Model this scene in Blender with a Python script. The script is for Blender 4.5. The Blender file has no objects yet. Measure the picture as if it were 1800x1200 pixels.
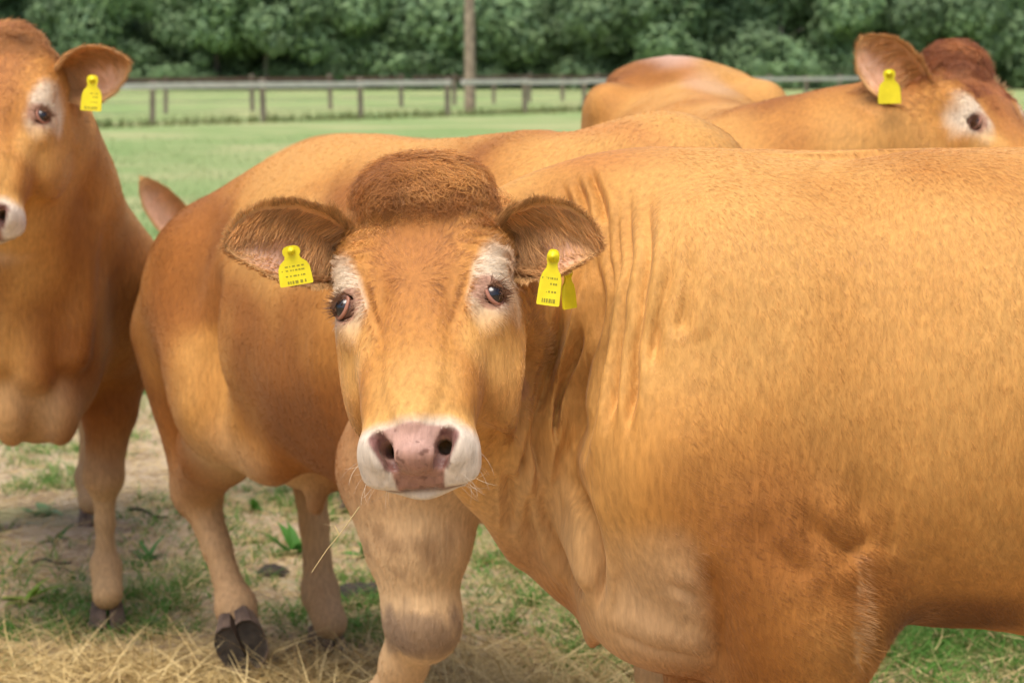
import bpy, math, random
import numpy as np
from mathutils import Vector, Matrix

R = math.radians
rng = np.random.default_rng(7)
random.seed(7)
scene = bpy.context.scene
col = scene.collection

# ------------------------------------------------------------------ camera
CAM_H, F_PX, PITCH = 1.51, 3900.0, R(7.0)
cam_d = bpy.data.cameras.new('camera')
cam = bpy.data.objects.new('camera', cam_d)
col.objects.link(cam)
cam.location = (0, 0, CAM_H)
cam.rotation_euler = (math.pi/2 - PITCH, 0, 0)
cam_d.sensor_width = 36.0
cam_d.lens = 36.0*F_PX/1800.0
cam_d.clip_start, cam_d.clip_end = 0.1, 3000
cam_d.dof.use_dof = True
cam_d.dof.focus_distance = 2.92
cam_d.dof.aperture_fstop = 9.0
scene.camera = cam

# ------------------------------------------------------------------ world, sun, exposure
SUN_EL, SUN_AZ = R(68), R(205)      # azimuth clockwise from +Y: behind the camera, a little to its left
w = bpy.data.worlds.new('World'); scene.world = w; w.use_nodes = True
nt = w.node_tree
sky = nt.nodes.new('ShaderNodeTexSky'); sky.sky_type = 'NISHITA'; sky.sun_disc = False
sky.sun_elevation, sky.sun_rotation = SUN_EL, SUN_AZ
sky.dust_density = 4.0; sky.air_density = 1.0; sky.ozone_density = 0.6
bg = nt.nodes['Background']; bg.inputs['Strength'].default_value = 0.105
nt.links.new(sky.outputs[0], bg.inputs[0])
sd = bpy.data.lights.new('sun', 'SUN'); sd.energy = 1.5; sd.angle = R(38); sd.color = (1, .955, .88)
sun = bpy.data.objects.new('sun', sd); col.objects.link(sun)
sdir = Vector((math.sin(SUN_AZ)*math.cos(SUN_EL), math.cos(SUN_AZ)*math.cos(SUN_EL), math.sin(SUN_EL)))
sun.rotation_euler = sdir.to_track_quat('Z', 'Y').to_euler()
sun.location = sdir*50
vs_ = scene.view_settings
vs_.view_transform, vs_.look, vs_.gamma, vs_.exposure = 'Standard', 'None', 1.0, 1.0
scene.cycles.use_denoising = True
scene.cycles.max_bounces = 6
scene.cycles.diffuse_bounces = 3
scene.cycles.transparent_max_bounces = 8
scene.cycles.use_adaptive_sampling = True
scene.cycles.adaptive_threshold = 0.015

# ------------------------------------------------------------------ helpers
_F = np.array([0, math.cos(PITCH), -math.sin(PITCH)]); _U = np.array([0, math.sin(PITCH), math.cos(PITCH)])
def P(px, py, d):
    """world point at distance d (metres along Y) that stands behind a pixel of the photograph"""
    v = _F + (px-900)/F_PX*np.array([1., 0, 0]) + (600-py)/F_PX*_U
    return v*(d/v[1]) + np.array([0, 0, CAM_H])

def nrm(v):
    v = np.asarray(v, float); return v/np.linalg.norm(v)

def tag(o, label=None, cat=None, group=None, kind=None):
    if label: o['label'] = label
    if cat: o['category'] = cat
    if group: o['group'] = group
    if kind: o['kind'] = kind
    return o

def empty(name, loc, parent=None):
    o = bpy.data.objects.new(name, None); o.location = loc; col.objects.link(o)
    o.empty_display_size = .1
    return o

def mesh_obj(name, verts, faces, mat=None, parent=None, smooth=True):
    me = bpy.data.meshes.new(name)
    verts = np.asarray(verts, dtype=np.float32)
    if isinstance(faces, np.ndarray):
        n, k = faces.shape
        me.vertices.add(len(verts)); me.vertices.foreach_set('co', verts.ravel())
        me.loops.add(n*k); me.loops.foreach_set('vertex_index', faces.astype(np.int32).ravel())
        me.polygons.add(n); me.polygons.foreach_set('loop_start', np.arange(0, n*k, k, dtype=np.int32))
        me.update(calc_edges=True); me.validate()
    else:
        me.from_pydata([tuple(v) for v in verts], [], faces)
    if smooth: me.shade_smooth()
    if mat: me.materials.append(mat)
    o = bpy.data.objects.new(name, me); col.objects.link(o)
    if parent is not None: set_parent(o, parent)
    return o

def set_parent(o, p):
    """parent without moving: every builder below works in world coordinates"""
    o.parent = p
    m = Matrix.Translation(p.location)
    q = p.parent
    o.matrix_parent_inverse = world_of(p).inverted()
def world_of(o):
    m = Matrix.LocRotScale(o.location, o.rotation_euler, o.scale)
    if o.parent is not None: m = world_of(o.parent) @ o.matrix_parent_inverse @ m
    return m

def set_color(me, name, cols, alpha=None):
    a = me.attributes.new(name, 'FLOAT_COLOR', 'POINT')
    c = np.ones((len(cols), 4), np.float32); c[:, :3] = cols
    if alpha is not None: c[:, 3] = alpha
    a.data.foreach_set('color', c.ravel())

# value noise for sculpting and painting
class Noise:
    def __init__(s, seed):
        r = np.random.default_rng(seed); s.t = r.random((32, 32, 32)).astype(np.float32)
    def __call__(s, p):
        p = np.asarray(p, np.float32); i = np.floor(p).astype(int); f = p-i; f = f*f*(3-2*f)
        i0 = i % 32; i1 = (i+1) % 32
        x0, y0, z0 = i0.T; x1, y1, z1 = i1.T; fx, fy, fz = f.T; t = s.t
        a = t[x0, y0, z0]*(1-fx)+t[x1, y0, z0]*fx; b = t[x0, y1, z0]*(1-fx)+t[x1, y1, z0]*fx
        c = t[x0, y0, z1]*(1-fx)+t[x1, y0, z1]*fx; d = t[x0, y1, z1]*(1-fx)+t[x1, y1, z1]*fx
        return (a*(1-fy)+b*fy)*(1-fz)+(c*(1-fy)+d*fy)*fz
    def fbm(s, p, o=3):
        v = 0; a = .5; p = np.asarray(p)
        for k in range(o): v = v+a*(s(p*2**k+k*7.3)-.5)*2; a *= .5
        return v
N1, N2, N3 = Noise(1), Noise(2), Noise(3)
def sstep(a, b, x):
    t = np.clip((x-a)/(b-a), 0, 1); return t*t*(3-2*t)

# ------------------------------------------------------------------ materials
def new_mat(name):
    m = bpy.data.materials.new(name); m.use_nodes = True
    return m, m.node_tree.nodes, m.node_tree.links, m.node_tree.nodes['Principled BSDF']

def simple_mat(name, c, rough=.6, noise=0, nscale=20, spec=.3, bump=0, c2=None):
    m, n, l, b = new_mat(name)
    b.inputs['Roughness'].default_value = rough
    b.inputs['Specular IOR Level'].default_value = spec
    if noise or c2:
        tc = n.new('ShaderNodeTexCoord'); nz = n.new('ShaderNodeTexNoise')
        nz.inputs['Scale'].default_value = nscale; nz.inputs['Detail'].default_value = 5
        l.new(tc.outputs['Object'], nz.inputs['Vector'])
        mx = n.new('ShaderNodeMix'); mx.data_type = 'RGBA'
        r = n.new('ShaderNodeMapRange'); r.inputs[1].default_value = .35; r.inputs[2].default_value = .65
        l.new(nz.outputs['Fac'], r.inputs[0]); l.new(r.outputs[0], mx.inputs['Factor'])
        mx.inputs['A'].default_value = (*c, 1)
        mx.inputs['B'].default_value = (*(c2 if c2 else tuple(x*(1-noise) for x in c)), 1)
        l.new(mx.outputs['Result'], b.inputs['Base Color'])
        if bump:
            bp = n.new('ShaderNodeBump'); bp.inputs['Strength'].default_value = bump; bp.inputs['Distance'].default_value = .01
            l.new(nz.outputs['Fac'], bp.inputs['Height']); l.new(bp.outputs[0], b.inputs['Normal'])
    else:
        b.inputs['Base Color'].default_value = (*c, 1)
    return m

def attr_mat(name, attr='coat', rough=.75, spec=.2, bump_scale=0, bump=0, vary=0, sheen=0, trans=0, wet=False):
    m, n, l, b = new_mat(name)
    a = n.new('ShaderNodeAttribute'); a.attribute_name = attr
    src = a.outputs['Color']
    b.inputs['Roughness'].default_value = rough; b.inputs['Specular IOR Level'].default_value = spec
    if wet:                                                             # alpha 0 marks damp bare skin
        wr = n.new('ShaderNodeMapRange'); wr.inputs[3].default_value = .30; wr.inputs[4].default_value = rough
        l.new(a.outputs['Alpha'], wr.inputs[0]); l.new(wr.outputs[0], b.inputs['Roughness'])
    if sheen:
        b.inputs['Sheen Weight'].default_value = sheen; b.inputs['Sheen Roughness'].default_value = .4
        b.inputs['Sheen Tint'].default_value = (1, .85, .6, 1)
    if bump or vary:
        tc = n.new('ShaderNodeTexCoord'); mp = n.new('ShaderNodeMapping'); mp.inputs['Scale'].default_value = (1, 1, .25)
        l.new(tc.outputs['Object'], mp.inputs[0])
        nz = n.new('ShaderNodeTexNoise'); nz.inputs['Scale'].default_value = bump_scale; nz.inputs['Detail'].default_value = 4
        l.new(mp.outputs[0], nz.inputs['Vector'])
        if vary:
            hs = n.new('ShaderNodeHueSaturation'); mr = n.new('ShaderNodeMapRange')
            mr.inputs[1].default_value = .3; mr.inputs[2].default_value = .7
            mr.inputs[3].default_value = 1-vary; mr.inputs[4].default_value = 1+vary
            l.new(nz.outputs['Fac'], mr.inputs[0]); l.new(mr.outputs[0], hs.inputs['Value'])
            l.new(src, hs.inputs['Color']); src = hs.outputs[0]
        if bump:
            bp = n.new('ShaderNodeBump'); bp.inputs['Strength'].default_value = bump; bp.inputs['Distance'].default_value = .004
            l.new(nz.outputs['Fac'], bp.inputs['Height']); l.new(bp.outputs[0], b.inputs['Normal'])
    l.new(src, b.inputs['Base Color'])
    if trans:
        t = n.new('ShaderNodeBsdfTranslucent'); l.new(src, t.inputs[0])
        mx = n.new('ShaderNodeMixShader'); mx.inputs[0].default_value = trans
        l.new(b.outputs[0], mx.inputs[1]); l.new(t.outputs[0], mx.inputs[2])
        l.new(mx.outputs[0], n['Material Output'].inputs['Surface'])
    return m

M = {}
M['hide'] = attr_mat('cow_hide', rough=.7, spec=.25, bump_scale=130, bump=.7, vary=.16, sheen=.08, wet=True)
M['fur'] = attr_mat('cow_fur', rough=.42, spec=.45)
M['ear'] = attr_mat('ear_skin', rough=.75, spec=.15, bump_scale=150, bump=.4, vary=.1)
M['eye'] = simple_mat('eye_surface', (.012, .007, .005), rough=.05, spec=.6)
M['eyelid'] = simple_mat('eyelid_skin', (.24, .10, .06), rough=.45, noise=.3, nscale=90)
M['hoof'] = simple_mat('hoof_horn', (.17, .115, .08), rough=.8, c2=(.075, .05, .038), nscale=25, bump=.4)
M['tag'] = simple_mat('tag_plastic', (.80, .66, .012), rough=.42, noise=.12, nscale=40, spec=.4)
M['tag_print'] = simple_mat('tag_print', (.28, .24, .02), rough=.6)
M['wood'] = simple_mat('weathered_wood', (.27, .215, .165), rough=.85, c2=(.17, .13, .10), nscale=9, bump=.4)
M['rail'] = simple_mat('pale_rail_wood', (.70, .64, .57), rough=.8, c2=(.52, .46, .40), nscale=6, bump=.3)
M['cap'] = simple_mat('brown_rail_wood', (.15, .085, .06), rough=.8, c2=(.10, .06, .045), nscale=6)
M['pole'] = simple_mat('pole_wood', (.36, .28, .20), rough=.85, c2=(.22, .165, .12), nscale=5, bump=.4)
M['bark'] = simple_mat('tree_bark', (.20, .175, .14), rough=.9, c2=(.11, .095, .075), nscale=6, bump=.5)
M['wire'] = simple_mat('wire', (.12, .12, .11), rough=.5)
M['leaf'] = attr_mat('leaf_blade', attr='tint', rough=.6, spec=.25, trans=.3)
M['hay'] = attr_mat('hay_straw', attr='tint', rough=.6, spec=.25, trans=.15)
M['dung'] = simple_mat('dry_dung', (.035, .028, .022), rough=.9, c2=(.07, .055, .04), nscale=30, bump=.6)

# ================================================================== signed distance sculpting
class Sdf:
    def __init__(s): s.ops = []
    def add(s, f, lo, hi, k=.03, mode='u'):
        s.ops.append((f, np.asarray(lo, float)-k, np.asarray(hi, float)+k, k, mode))
    def eval(s, p, pad=.09):
        d = np.full(len(p), .5, np.float32)
        for f, lo, hi, k, mode in s.ops:
            m = np.nonzero(((p > lo-pad) & (p < hi+pad)).all(1))[0]
            if len(m) == 0: continue
            if mode == 'disp':
                d[m] += f(p[m]); continue
            v = f(p[m]); a = d[m]
            if mode == 'u':
                h = np.clip(.5+.5*(v-a)/k, 0, 1); d[m] = v*(1-h)+a*h-k*h*(1-h)
            else:
                v = -v; h = np.clip(.5-.5*(v-a)/k, 0, 1); d[m] = v*(1-h)+a*h+k*h*(1-h)
        return d
    # --- primitives, all in world coordinates
    def ell(s, c, r, ax=None, k=.03, mode='u'):
        c = np.asarray(c, float); r = np.asarray(r, float); A = np.eye(3) if ax is None else np.asarray(ax, float)
        def f(p):
            q = (p-c) @ A.T
            k0 = np.linalg.norm(q/r, axis=1); k1 = np.linalg.norm(q/(r*r), axis=1)+1e-9
            return k0*(k0-1)/k1
        e = np.sqrt(((A*r[:, None])**2).sum(0))
        s.add(f, c-e, c+e, k, mode)
    def cone(s, a, b, ra, rb, k=.03, flat=None, fl=1.0, mode='u'):
        a = np.asarray(a, float); b = np.asarray(b, float); ab = b-a; L2 = ab@ab
        fv = None if flat is None else nrm(flat)
        def f(p):
            q = p-a; t = np.clip(q@ab/L2, 0, 1); o = q-t[:, None]*ab
            if fv is not None:
                h = o@fv; o = o+np.outer(h*(1/fl-1), fv)
            return (np.linalg.norm(o, axis=1)-(ra+(rb-ra)*t))*(min(1, fl) if fv is not None else 1)
        rr = max(ra, rb)*max(1, fl)
        s.add(f, np.minimum(a, b)-rr, np.maximum(a, b)+rr, k, mode)
    def chain(s, pts, rad, k=.03, flat=None, fl=1.0):
        for i in range(len(pts)-1): s.cone(pts[i], pts[i+1], rad[i], rad[i+1], k, flat, fl)
    def loft(s, o, ax, st, k=.03, ntop=2.3, nbot=2.2, sub=6):
        """o origin, ax rows = (lateral, along, up); st rows (along, top, bottom, level of max width, half width, lateral centre)"""
        o = np.asarray(o, float); A = np.asarray(ax, float); st = np.asarray(st, float)
        st = st[np.argsort(st[:, 0])]
        x = st[:, 0]
        # smooth resample (monotone-ish via cubic hermite)
        xs = np.concatenate([np.linspace(x[i], x[i+1], sub, endpoint=False) for i in range(len(x)-1)]+[[x[-1]]])
        C = []
        for j in range(1, st.shape[1]):
            y = st[:, j]; m = np.gradient(y, x)
            i = np.clip(np.searchsorted(x, xs, 'right')-1, 0, len(x)-2); h = x[i+1]-x[i]; t = (xs-x[i])/h
            C.append((2*t**3-3*t**2+1)*y[i]+(t**3-2*t**2+t)*h*m[i]+(-2*t**3+3*t**2)*y[i+1]+(t**3-t**2)*h*m[i+1])
        def f(p):
            q = (p-o) @ A.T
            v = np.clip(q[:, 1], xs[0], xs[-1]); ex = q[:, 1]-v
            T, B, W, H, Y = (np.interp(v, xs, c) for c in C)
            dn = q[:, 2]-W; up = dn > 0
            zz = np.where(up, dn/np.maximum(T-W, 1e-3), -dn/np.maximum(W-B, 1e-3)); yy = np.abs(q[:, 0]-Y)/np.maximum(H, 1e-3)
            n = np.where(up, ntop, nbot)
            qq = (yy**n+zz**n)**(1/n)+1e-6
            rad = np.sqrt((q[:, 0]-Y)**2+dn**2)
            small = np.minimum(H, (T-B)/2)
            d = np.where(qq < .5, (qq-1)*small, rad*(1-1/qq))
            d = d*.85
            return np.where(np.abs(ex) > 0, np.sqrt(np.maximum(d, 0)**2+ex**2)+np.minimum(d, 0)*0, d)
        # bbox
        cs = []
        for yv in (-1, 1):
            for zv in (C[0].max(), C[1].min()):
                for xv in (xs[0], xs[-1]):
                    cs.append(o+np.array([C[4].min() if yv < 0 else C[4].max(), 0, 0])@A+yv*C[3].max()*A[0]+xv*A[1]+zv*A[2])
        cs = np.array(cs); s.add(f, cs.min(0), cs.max(0), k)

def mesh_sdf(S, lo, hi, vs, B=5):
    lo = np.asarray(lo, float); hi = np.asarray(hi, float)
    n = np.ceil((hi-lo)/(vs*B)).astype(int)
    cs = vs*B
    g = np.stack(np.meshgrid(*[lo[i]+(np.arange(n[i])+.5)*cs for i in range(3)], indexing='ij'), -1).reshape(-1, 3)
    dc = S.eval(g)
    D = np.repeat(np.repeat(np.repeat(np.where(dc > 0, 1, -1).astype(np.float32).reshape(n), B, 0), B, 1), B, 2)
    act = np.nonzero(np.abs(dc) < cs*1.7)[0]
    off = np.stack(np.meshgrid(*[np.arange(B)]*3, indexing='ij'), -1).reshape(-1, 3)
    ci = np.stack(np.unravel_index(act, n), -1)*B
    CH = 4000
    for s0 in range(0, len(act), CH):
        idx = (ci[s0:s0+CH, None, :]+off[None]).reshape(-1, 3)
        pts = lo+(idx+.5)*vs
        D[idx[:, 0], idx[:, 1], idx[:, 2]] = S.eval(pts)
    # naive surface nets
    sg = D < 0
    N = np.array(D.shape)-1
    cnt = np.zeros(N, np.uint8)
    corners = [(i, j, k) for i in (0, 1) for j in (0, 1) for k in (0, 1)]
    for i, j, k in corners: cnt += sg[i:i+N[0], j:j+N[1], k:k+N[2]]
    cell = np.argwhere((cnt > 0) & (cnt < 8))
    vid = np.full(N, -1, np.int32); vid[cell[:, 0], cell[:, 1], cell[:, 2]] = np.arange(len(cell))
    val = {c: D[cell[:, 0]+c[0], cell[:, 1]+c[1], cell[:, 2]+c[2]] for c in corners}
    acc = np.zeros((len(cell), 3)); w = np.zeros(len(cell))
    for a in corners:
        for ax in range(3):
            if a[ax]: continue
            b = list(a); b[ax] = 1; b = tuple(b)
            va, vb = val[a], val[b]; m = (va < 0) != (vb < 0)
            t = np.where(m, va/np.where(m, va-vb, 1), 0)
            pt = np.tile(np.array(a, float), (len(cell), 1)); pt[:, ax] = t
            acc[m] += pt[m]; w[m] += 1
    V = lo+(cell+acc/w[:, None]+.5)*vs
    Q = []
    for ax in range(3):
        u, v = (ax+1) % 3, (ax+2) % 3
        sl = [slice(0, D.shape[i]-1) for i in range(3)]; sh = list(sl); sl[ax] = slice(0, -1); sh[ax] = slice(1, None)
        A_, B_ = sg[tuple(sl)], sg[tuple(sh)]
        e = np.argwhere(A_ != B_); e = e[(e[:, u] > 0) & (e[:, v] > 0)]
        fl = A_[e[:, 0], e[:, 1], e[:, 2]]
        def at(du, dv):
            q = e.copy(); q[:, u] -= du; q[:, v] -= dv; return vid[q[:, 0], q[:, 1], q[:, 2]]
        q = np.stack([at(1, 1), at(0, 1), at(0, 0), at(1, 0)], 1)
        q[~fl] = q[~fl][:, ::-1]
        Q.append(q[(q >= 0).all(1)])
    return V, np.concatenate(Q)

def subdivide(V, Q, sel):
    """split the chosen quads in four; neighbours take the extra edge vertices. Returns V, quads, border polygons"""
    nq = len(Q); e = np.stack([Q, np.roll(Q, -1, 1)], 2).reshape(-1, 2); es = np.sort(e, 1)
    key = es[:, 0].astype(np.int64)*len(V)+es[:, 1]; u, inv = np.unique(key, return_inverse=True); inv = inv.reshape(nq, 4)
    used = np.zeros(len(u), bool); used[inv[sel].ravel()] = True
    mid = np.full(len(u), -1); mid[used] = len(V)+np.arange(used.sum())
    ev = np.stack([u//len(V), u % len(V)], 1)[used]; Vm = (V[ev[:, 0]]+V[ev[:, 1]])/2
    S_ = Q[sel]; cen = len(V)+len(Vm)+np.arange(len(S_)); Vc = V[S_].mean(1); m = mid[inv[sel]]
    sub = np.concatenate([np.stack([S_[:, k], m[:, k], cen, m[:, (k+3) % 4]], 1) for k in range(4)])
    un = ~sel; bord = un & used[inv].any(1)
    polys = []
    for q, iv in zip(Q[bord], inv[bord]):
        f = []
        for k in range(4):
            f.append(int(q[k]))
            if mid[iv[k]] >= 0: f.append(int(mid[iv[k]]))
        polys.append(f)
    return np.concatenate([V, Vm, Vc]), np.concatenate([Q[un & ~bord], sub]), polys

def add_polys(me_name, V, Q, polys, mat, parent):
    me = bpy.data.meshes.new(me_name); nl = len(Q)*4+sum(len(p) for p in polys)
    me.vertices.add(len(V)); me.vertices.foreach_set('co', V.astype(np.float32).ravel())
    me.loops.add(nl); me.loops.foreach_set('vertex_index', np.concatenate([Q.ravel()]+[np.array(p) for p in polys]).astype(np.int32))
    me.polygons.add(len(Q)+len(polys))
    st = np.concatenate([np.arange(len(Q))*4, len(Q)*4+np.concatenate([[0], np.cumsum([len(p) for p in polys])])[:-1]]) if polys else np.arange(len(Q))*4
    me.polygons.foreach_set('loop_start', st.astype(np.int32)); me.update(calc_edges=True); me.validate(); me.shade_smooth(); me.materials.append(mat)
    o = bpy.data.objects.new(me_name, me); col.objects.link(o); set_parent(o, parent); return o

def vert_normals(V, Q):
    _, n, a = quad_frames(V, Q); N_ = np.zeros_like(V)
    for k in range(4): np.add.at(N_, Q[:, k], n*a[:, None])
    return N_/(np.linalg.norm(N_, axis=1)[:, None]+1e-12)

# ================================================================== cattle
class Head:
    """u = to the animal's left, v = from poll to muzzle, n = outward from the face"""
    def __init__(s, poll, v, n, size=1.0, sv=.91):
        s.o = np.asarray(poll, float); s.v = nrm(v); n = np.asarray(n, float)
        s.n = nrm(n-s.v*(n@s.v)); s.u = np.cross(s.n, s.v); s.s = size; s.sv = sv
        s.A = np.stack([s.u, s.v, s.n])
    def w(s, u, v, n): return s.o+s.s*(u*s.u+v*s.sv*s.v+n*s.n)
    def d(s, u, v, n): return nrm(u*s.u+v*s.v+n*s.n)
    def loc(s, p): return (p-s.o)@s.A.T/s.s/np.array([1, s.sv, 1])

EYE = np.array([.1040, .180, -.024]); EYE_R = .0172
def sculpt_head(S, H, poll_hair=1.0):
    s = H.s
    st = np.array([
        # v      top     bot    level   half-width
        [-.045, -.080, -.100, -.09, .030],
        [-.030, -.040, -.150, -.09, .070],
        [.000, -.010, -.175, -.08, .100],
        [.050, .008, -.205, -.075, .124],
        [.110, .016, -.240, -.07, .121],
        [.170, .014, -.250, -.07, .117],
        [.230, .006, -.235, -.07, .101],
        [.290, .000, -.195, -.065, .085],
        [.350, -.004, -.155, -.060, .075],
        [.400, -.005, -.130, -.056, .072],
        [.425, -.010, -.120, -.056, .076],
        [.442, -.025, -.112, -.062, .079],
        [.458, -.045, -.106, -.070, .076],
        [.471, -.064, -.102, -.080, .062],
        [.480, -.080, -.094, -.087, .032]])
    st = np.concatenate([st, np.zeros((len(st), 1))], 1)*s
    st[:, 0] *= H.sv
    S.loft(H.o, H.A, st, k=.05*s, ntop=2.7, nbot=2.0)
    E = lambda c, r, k, mode='u', ax=None: S.ell(H.w(*c), np.array(r)*s, H.A if ax is None else ax, k*s, mode)
    E((0, -.012, -.058), (.080, .052*poll_hair, .066), .04)          # poll
    for g in (-1, 1):
        E((g*.096, .122, -.022), (.024, .040, .024), .030)           # brow
        E((g*.100, .192, -.046), (.018, .036, .030), .030)           # orbit
        E((g*.096, .200, -.140), (.038, .120, .080), .040)           # jaw muscle
        E((g*.060, .310, -.045), (.018, .070, .028), .030)           # cheek crest
        E((g*.052, .432, -.054), (.029, .032, .038), .020)           # muzzle sides
        E((g*.050, .454, -.078), (.028, .022, .022), .014)           # upper lip
        E((g*.052, .235, .022), (.018, .05, .012), .025, 'sub')      # hollow below the brow
        E((g*.110, .222, -.008), (.02, .022, .014), .02, 'sub')
    E((0, .446, -.038), (.036, .028, .026), .014)                    # nose pad
    E((0, .446, -.098), (.042, .034, .022), .016)                    # lower lip and chin
    E((0, .300, .000), (.036, .11, .012), .03)                       # bridge of the nose
    for g in (-1, 1):
        S.cone(H.w(g*.0480, .432, -.016), H.w(g*.034, .455, -.042), .0095*s, .0125*s, .006*s, mode='sub')   # nostril
        S.cone(H.w(g*.041, .444, -.028), H.w(g*.032, .405, -.085), .0125*s, .008*s, .006*s, mode='sub')
        S.cone(H.w(g*.060, .434, -.024), H.w(g*.049, .460, -.048), .006*s, .006*s, .010*s)                # nostril wing
        S.ell(H.w(*(EYE*(g, 1, 1))), np.array([1, 1, 1])*EYE_R*1.04*s, None, .004*s, 'sub')
    # line of the mouth
    def mouth(p):
        q = H.loc(p); r = np.hypot(q[:, 0]/.075, (q[:, 1]-.43)/.08)
        return (.008*s*np.exp(-((q[:, 2]+.083+.08*np.abs(q[:, 0]))/.0065)**2)*(q[:, 1] > .37)).astype(np.float32)
    S.add(mouth, H.w(0, .44, -.09)-.12*s, H.w(0, .44, -.09)+.12*s, .01, 'disp')

def hoof_mesh(fetlock, toe, sole_n, s=1.0):
    """two claws and two dew claws; toe = point of the hoof on its sole, sole_n = direction the sole faces"""
    f = np.asarray(fetlock, float); toe = np.asarray(toe, float); dn = nrm(sole_n)
    fw = toe-f; fw = nrm(fw-dn*(fw@dn)); sd = np.cross(fw, dn)
    V, Fc, sole = [], [], []
    base = toe-fw*.062*s
    out = [(-.052, .006), (-.056, .022), (-.050, .042), (-.028, .055), (.002, .057), (.030, .050), (.050, .034), (.061, .016), (.060, .006), (.030, .0025), (.0, .002), (-.03, .003)]
    n = len(out)
    for g in (-1, 1):
        rings = []
        for t, hh in ((0, .004), (.04, 0), (.14, .001), (.5, 1), (.85, 1), (1, 1)):
            ring = []
            for (a, b) in out:
                top = .072 if a > .02 else (.050+.022*(a+.056)/.076)
                h_ = top*t if hh == 1 else hh
                sc = (1-.24*t) if hh != .004 else .86
                ring.append(base+(fw*((a+.01)*sc-.01-.026*t)+sd*g*(.0006+b*sc)-dn*h_)*s)
            rings.append(len(V)); V += ring
        for a, b in zip(rings[:-1], rings[1:]):
            for k in range(n): Fc.append((a+k, a+(k+1) % n, b+(k+1) % n, b+k))
        sole.append(len(Fc)); Fc.append(tuple(rings[0]+k for k in range(n))[::-1]); Fc.append(tuple(rings[-1]+k for k in range(n)))
        sole += list(range(len(Fc)-2-n*5, len(Fc)-2-n*4))
        c = base+(-fw*.060-dn*.058+sd*g*.024)*s                        # dew claw
        b0 = len(V)
        for i in range(5):
            ph = math.pi*(i+.5)/5
            for k in range(8):
                a = 2*math.pi*k/8
                V.append(c+(fw*math.cos(a)*.011*math.sin(ph)+sd*math.sin(a)*.012*math.sin(ph)+dn*.014*math.cos(ph))*s)
        for i in range(4):
            for k in range(8): Fc.append((b0+i*8+k, b0+i*8+(k+1) % 8, b0+(i+1)*8+(k+1) % 8, b0+(i+1)*8+k))
        Fc.append(tuple(b0+k for k in range(8))); Fc.append(tuple(b0+32+k for k in range(8))[::-1])
    return np.array(V), Fc, sole

HAIR = True
def quad_frames(V, Q):
    a, b, c, d = (V[Q[:, i]] for i in range(4))
    n = np.cross(c-a, d-b); ar = np.linalg.norm(n, axis=1)+1e-12
    return (a+b+c+d)/4, n/ar[:, None], ar/2

def grow(name, V, Q, count, dens, length, direc, color, parent, mat, lift=.35, radius=.0004, seed=1, npt=4, wave=0., jit=.12, tuft=.38, con=.32):
    """short coat grown on a mesh as real strands"""
    if not HAIR: return None
    r = np.random.default_rng(seed)
    c, n, ar = quad_frames(V, Q)
    wgt = ar*dens(c, n); wgt = np.maximum(wgt, 0)
    k = r.choice(len(Q), count, p=wgt/wgt.sum())
    u, v = r.random((2, count))
    q = Q[k]
    p = (V[q[:, 0]]*((1-u)*(1-v))[:, None]+V[q[:, 1]]*(u*(1-v))[:, None]+V[q[:, 2]]*(u*v)[:, None]+V[q[:, 3]]*((1-u)*v)[:, None])
    nn = n[k]
    dr = direc(p, nn)
    dr = dr-nn*(dr*nn).sum(1)[:, None]; dr /= np.linalg.norm(dr, axis=1)[:, None]+1e-9
    sd = np.cross(nn, dr)
    # flow disturbed in tufts
    tw = N1.fbm(p*30, 2)*tuft+r.normal(0, jit, count)
    dr = dr*np.cos(tw)[:, None]+sd*np.sin(tw)[:, None]
    L = length(p, nn)*(.65+.6*r.random(count))
    lf = (lift(p) if callable(lift) else lift)*(.6+.8*r.random(count))
    pts = np.zeros((count, npt, 3), np.float32)
    for i in range(npt):
        t = i/(npt-1)
        up = lf*(t-.45*t*t)
        pts[:, i] = p-nn*.0012+(dr*(t*L)[:, None]+nn*(up*L)[:, None])
        if wave: pts[:, i] += sd*(wave*L*np.sin(t*5.5+r.random(count)*6.28)*t)[:, None]
    hc = bpy.data.hair_curves.new(name)
    hc.add_curves([npt]*count)
    hc.attributes['position'].data.foreach_set('vector', pts.ravel())
    ra = hc.attributes.new('radius', 'FLOAT', 'POINT') if 'radius' not in hc.attributes else hc.attributes['radius']
    tr = np.linspace(1, .25, npt)
    ra.data.foreach_set('value', (radius*(.7+.6*r.random(count))[:, None]*tr[None]).astype(np.float32).ravel())
    cc = color(p)
    val = (1+.6*con*r.normal(0, 1, count).clip(-2, 2))*(1+con*N2.fbm(p*np.array([55, 55, 15]), 2))
    cc = np.clip(cc*val[:, None], .004, .85)
    ca = hc.attributes.new('coat', 'FLOAT_COLOR', 'CURVE')
    c4 = np.ones((count, 4), np.float32); c4[:, :3] = cc
    ca.data.foreach_set('color', c4.ravel())
    hc.materials.append(mat)
    o = bpy.data.objects.new(name, hc); col.objects.link(o)
    if parent is not None: set_parent(o, parent)
    return o

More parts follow.
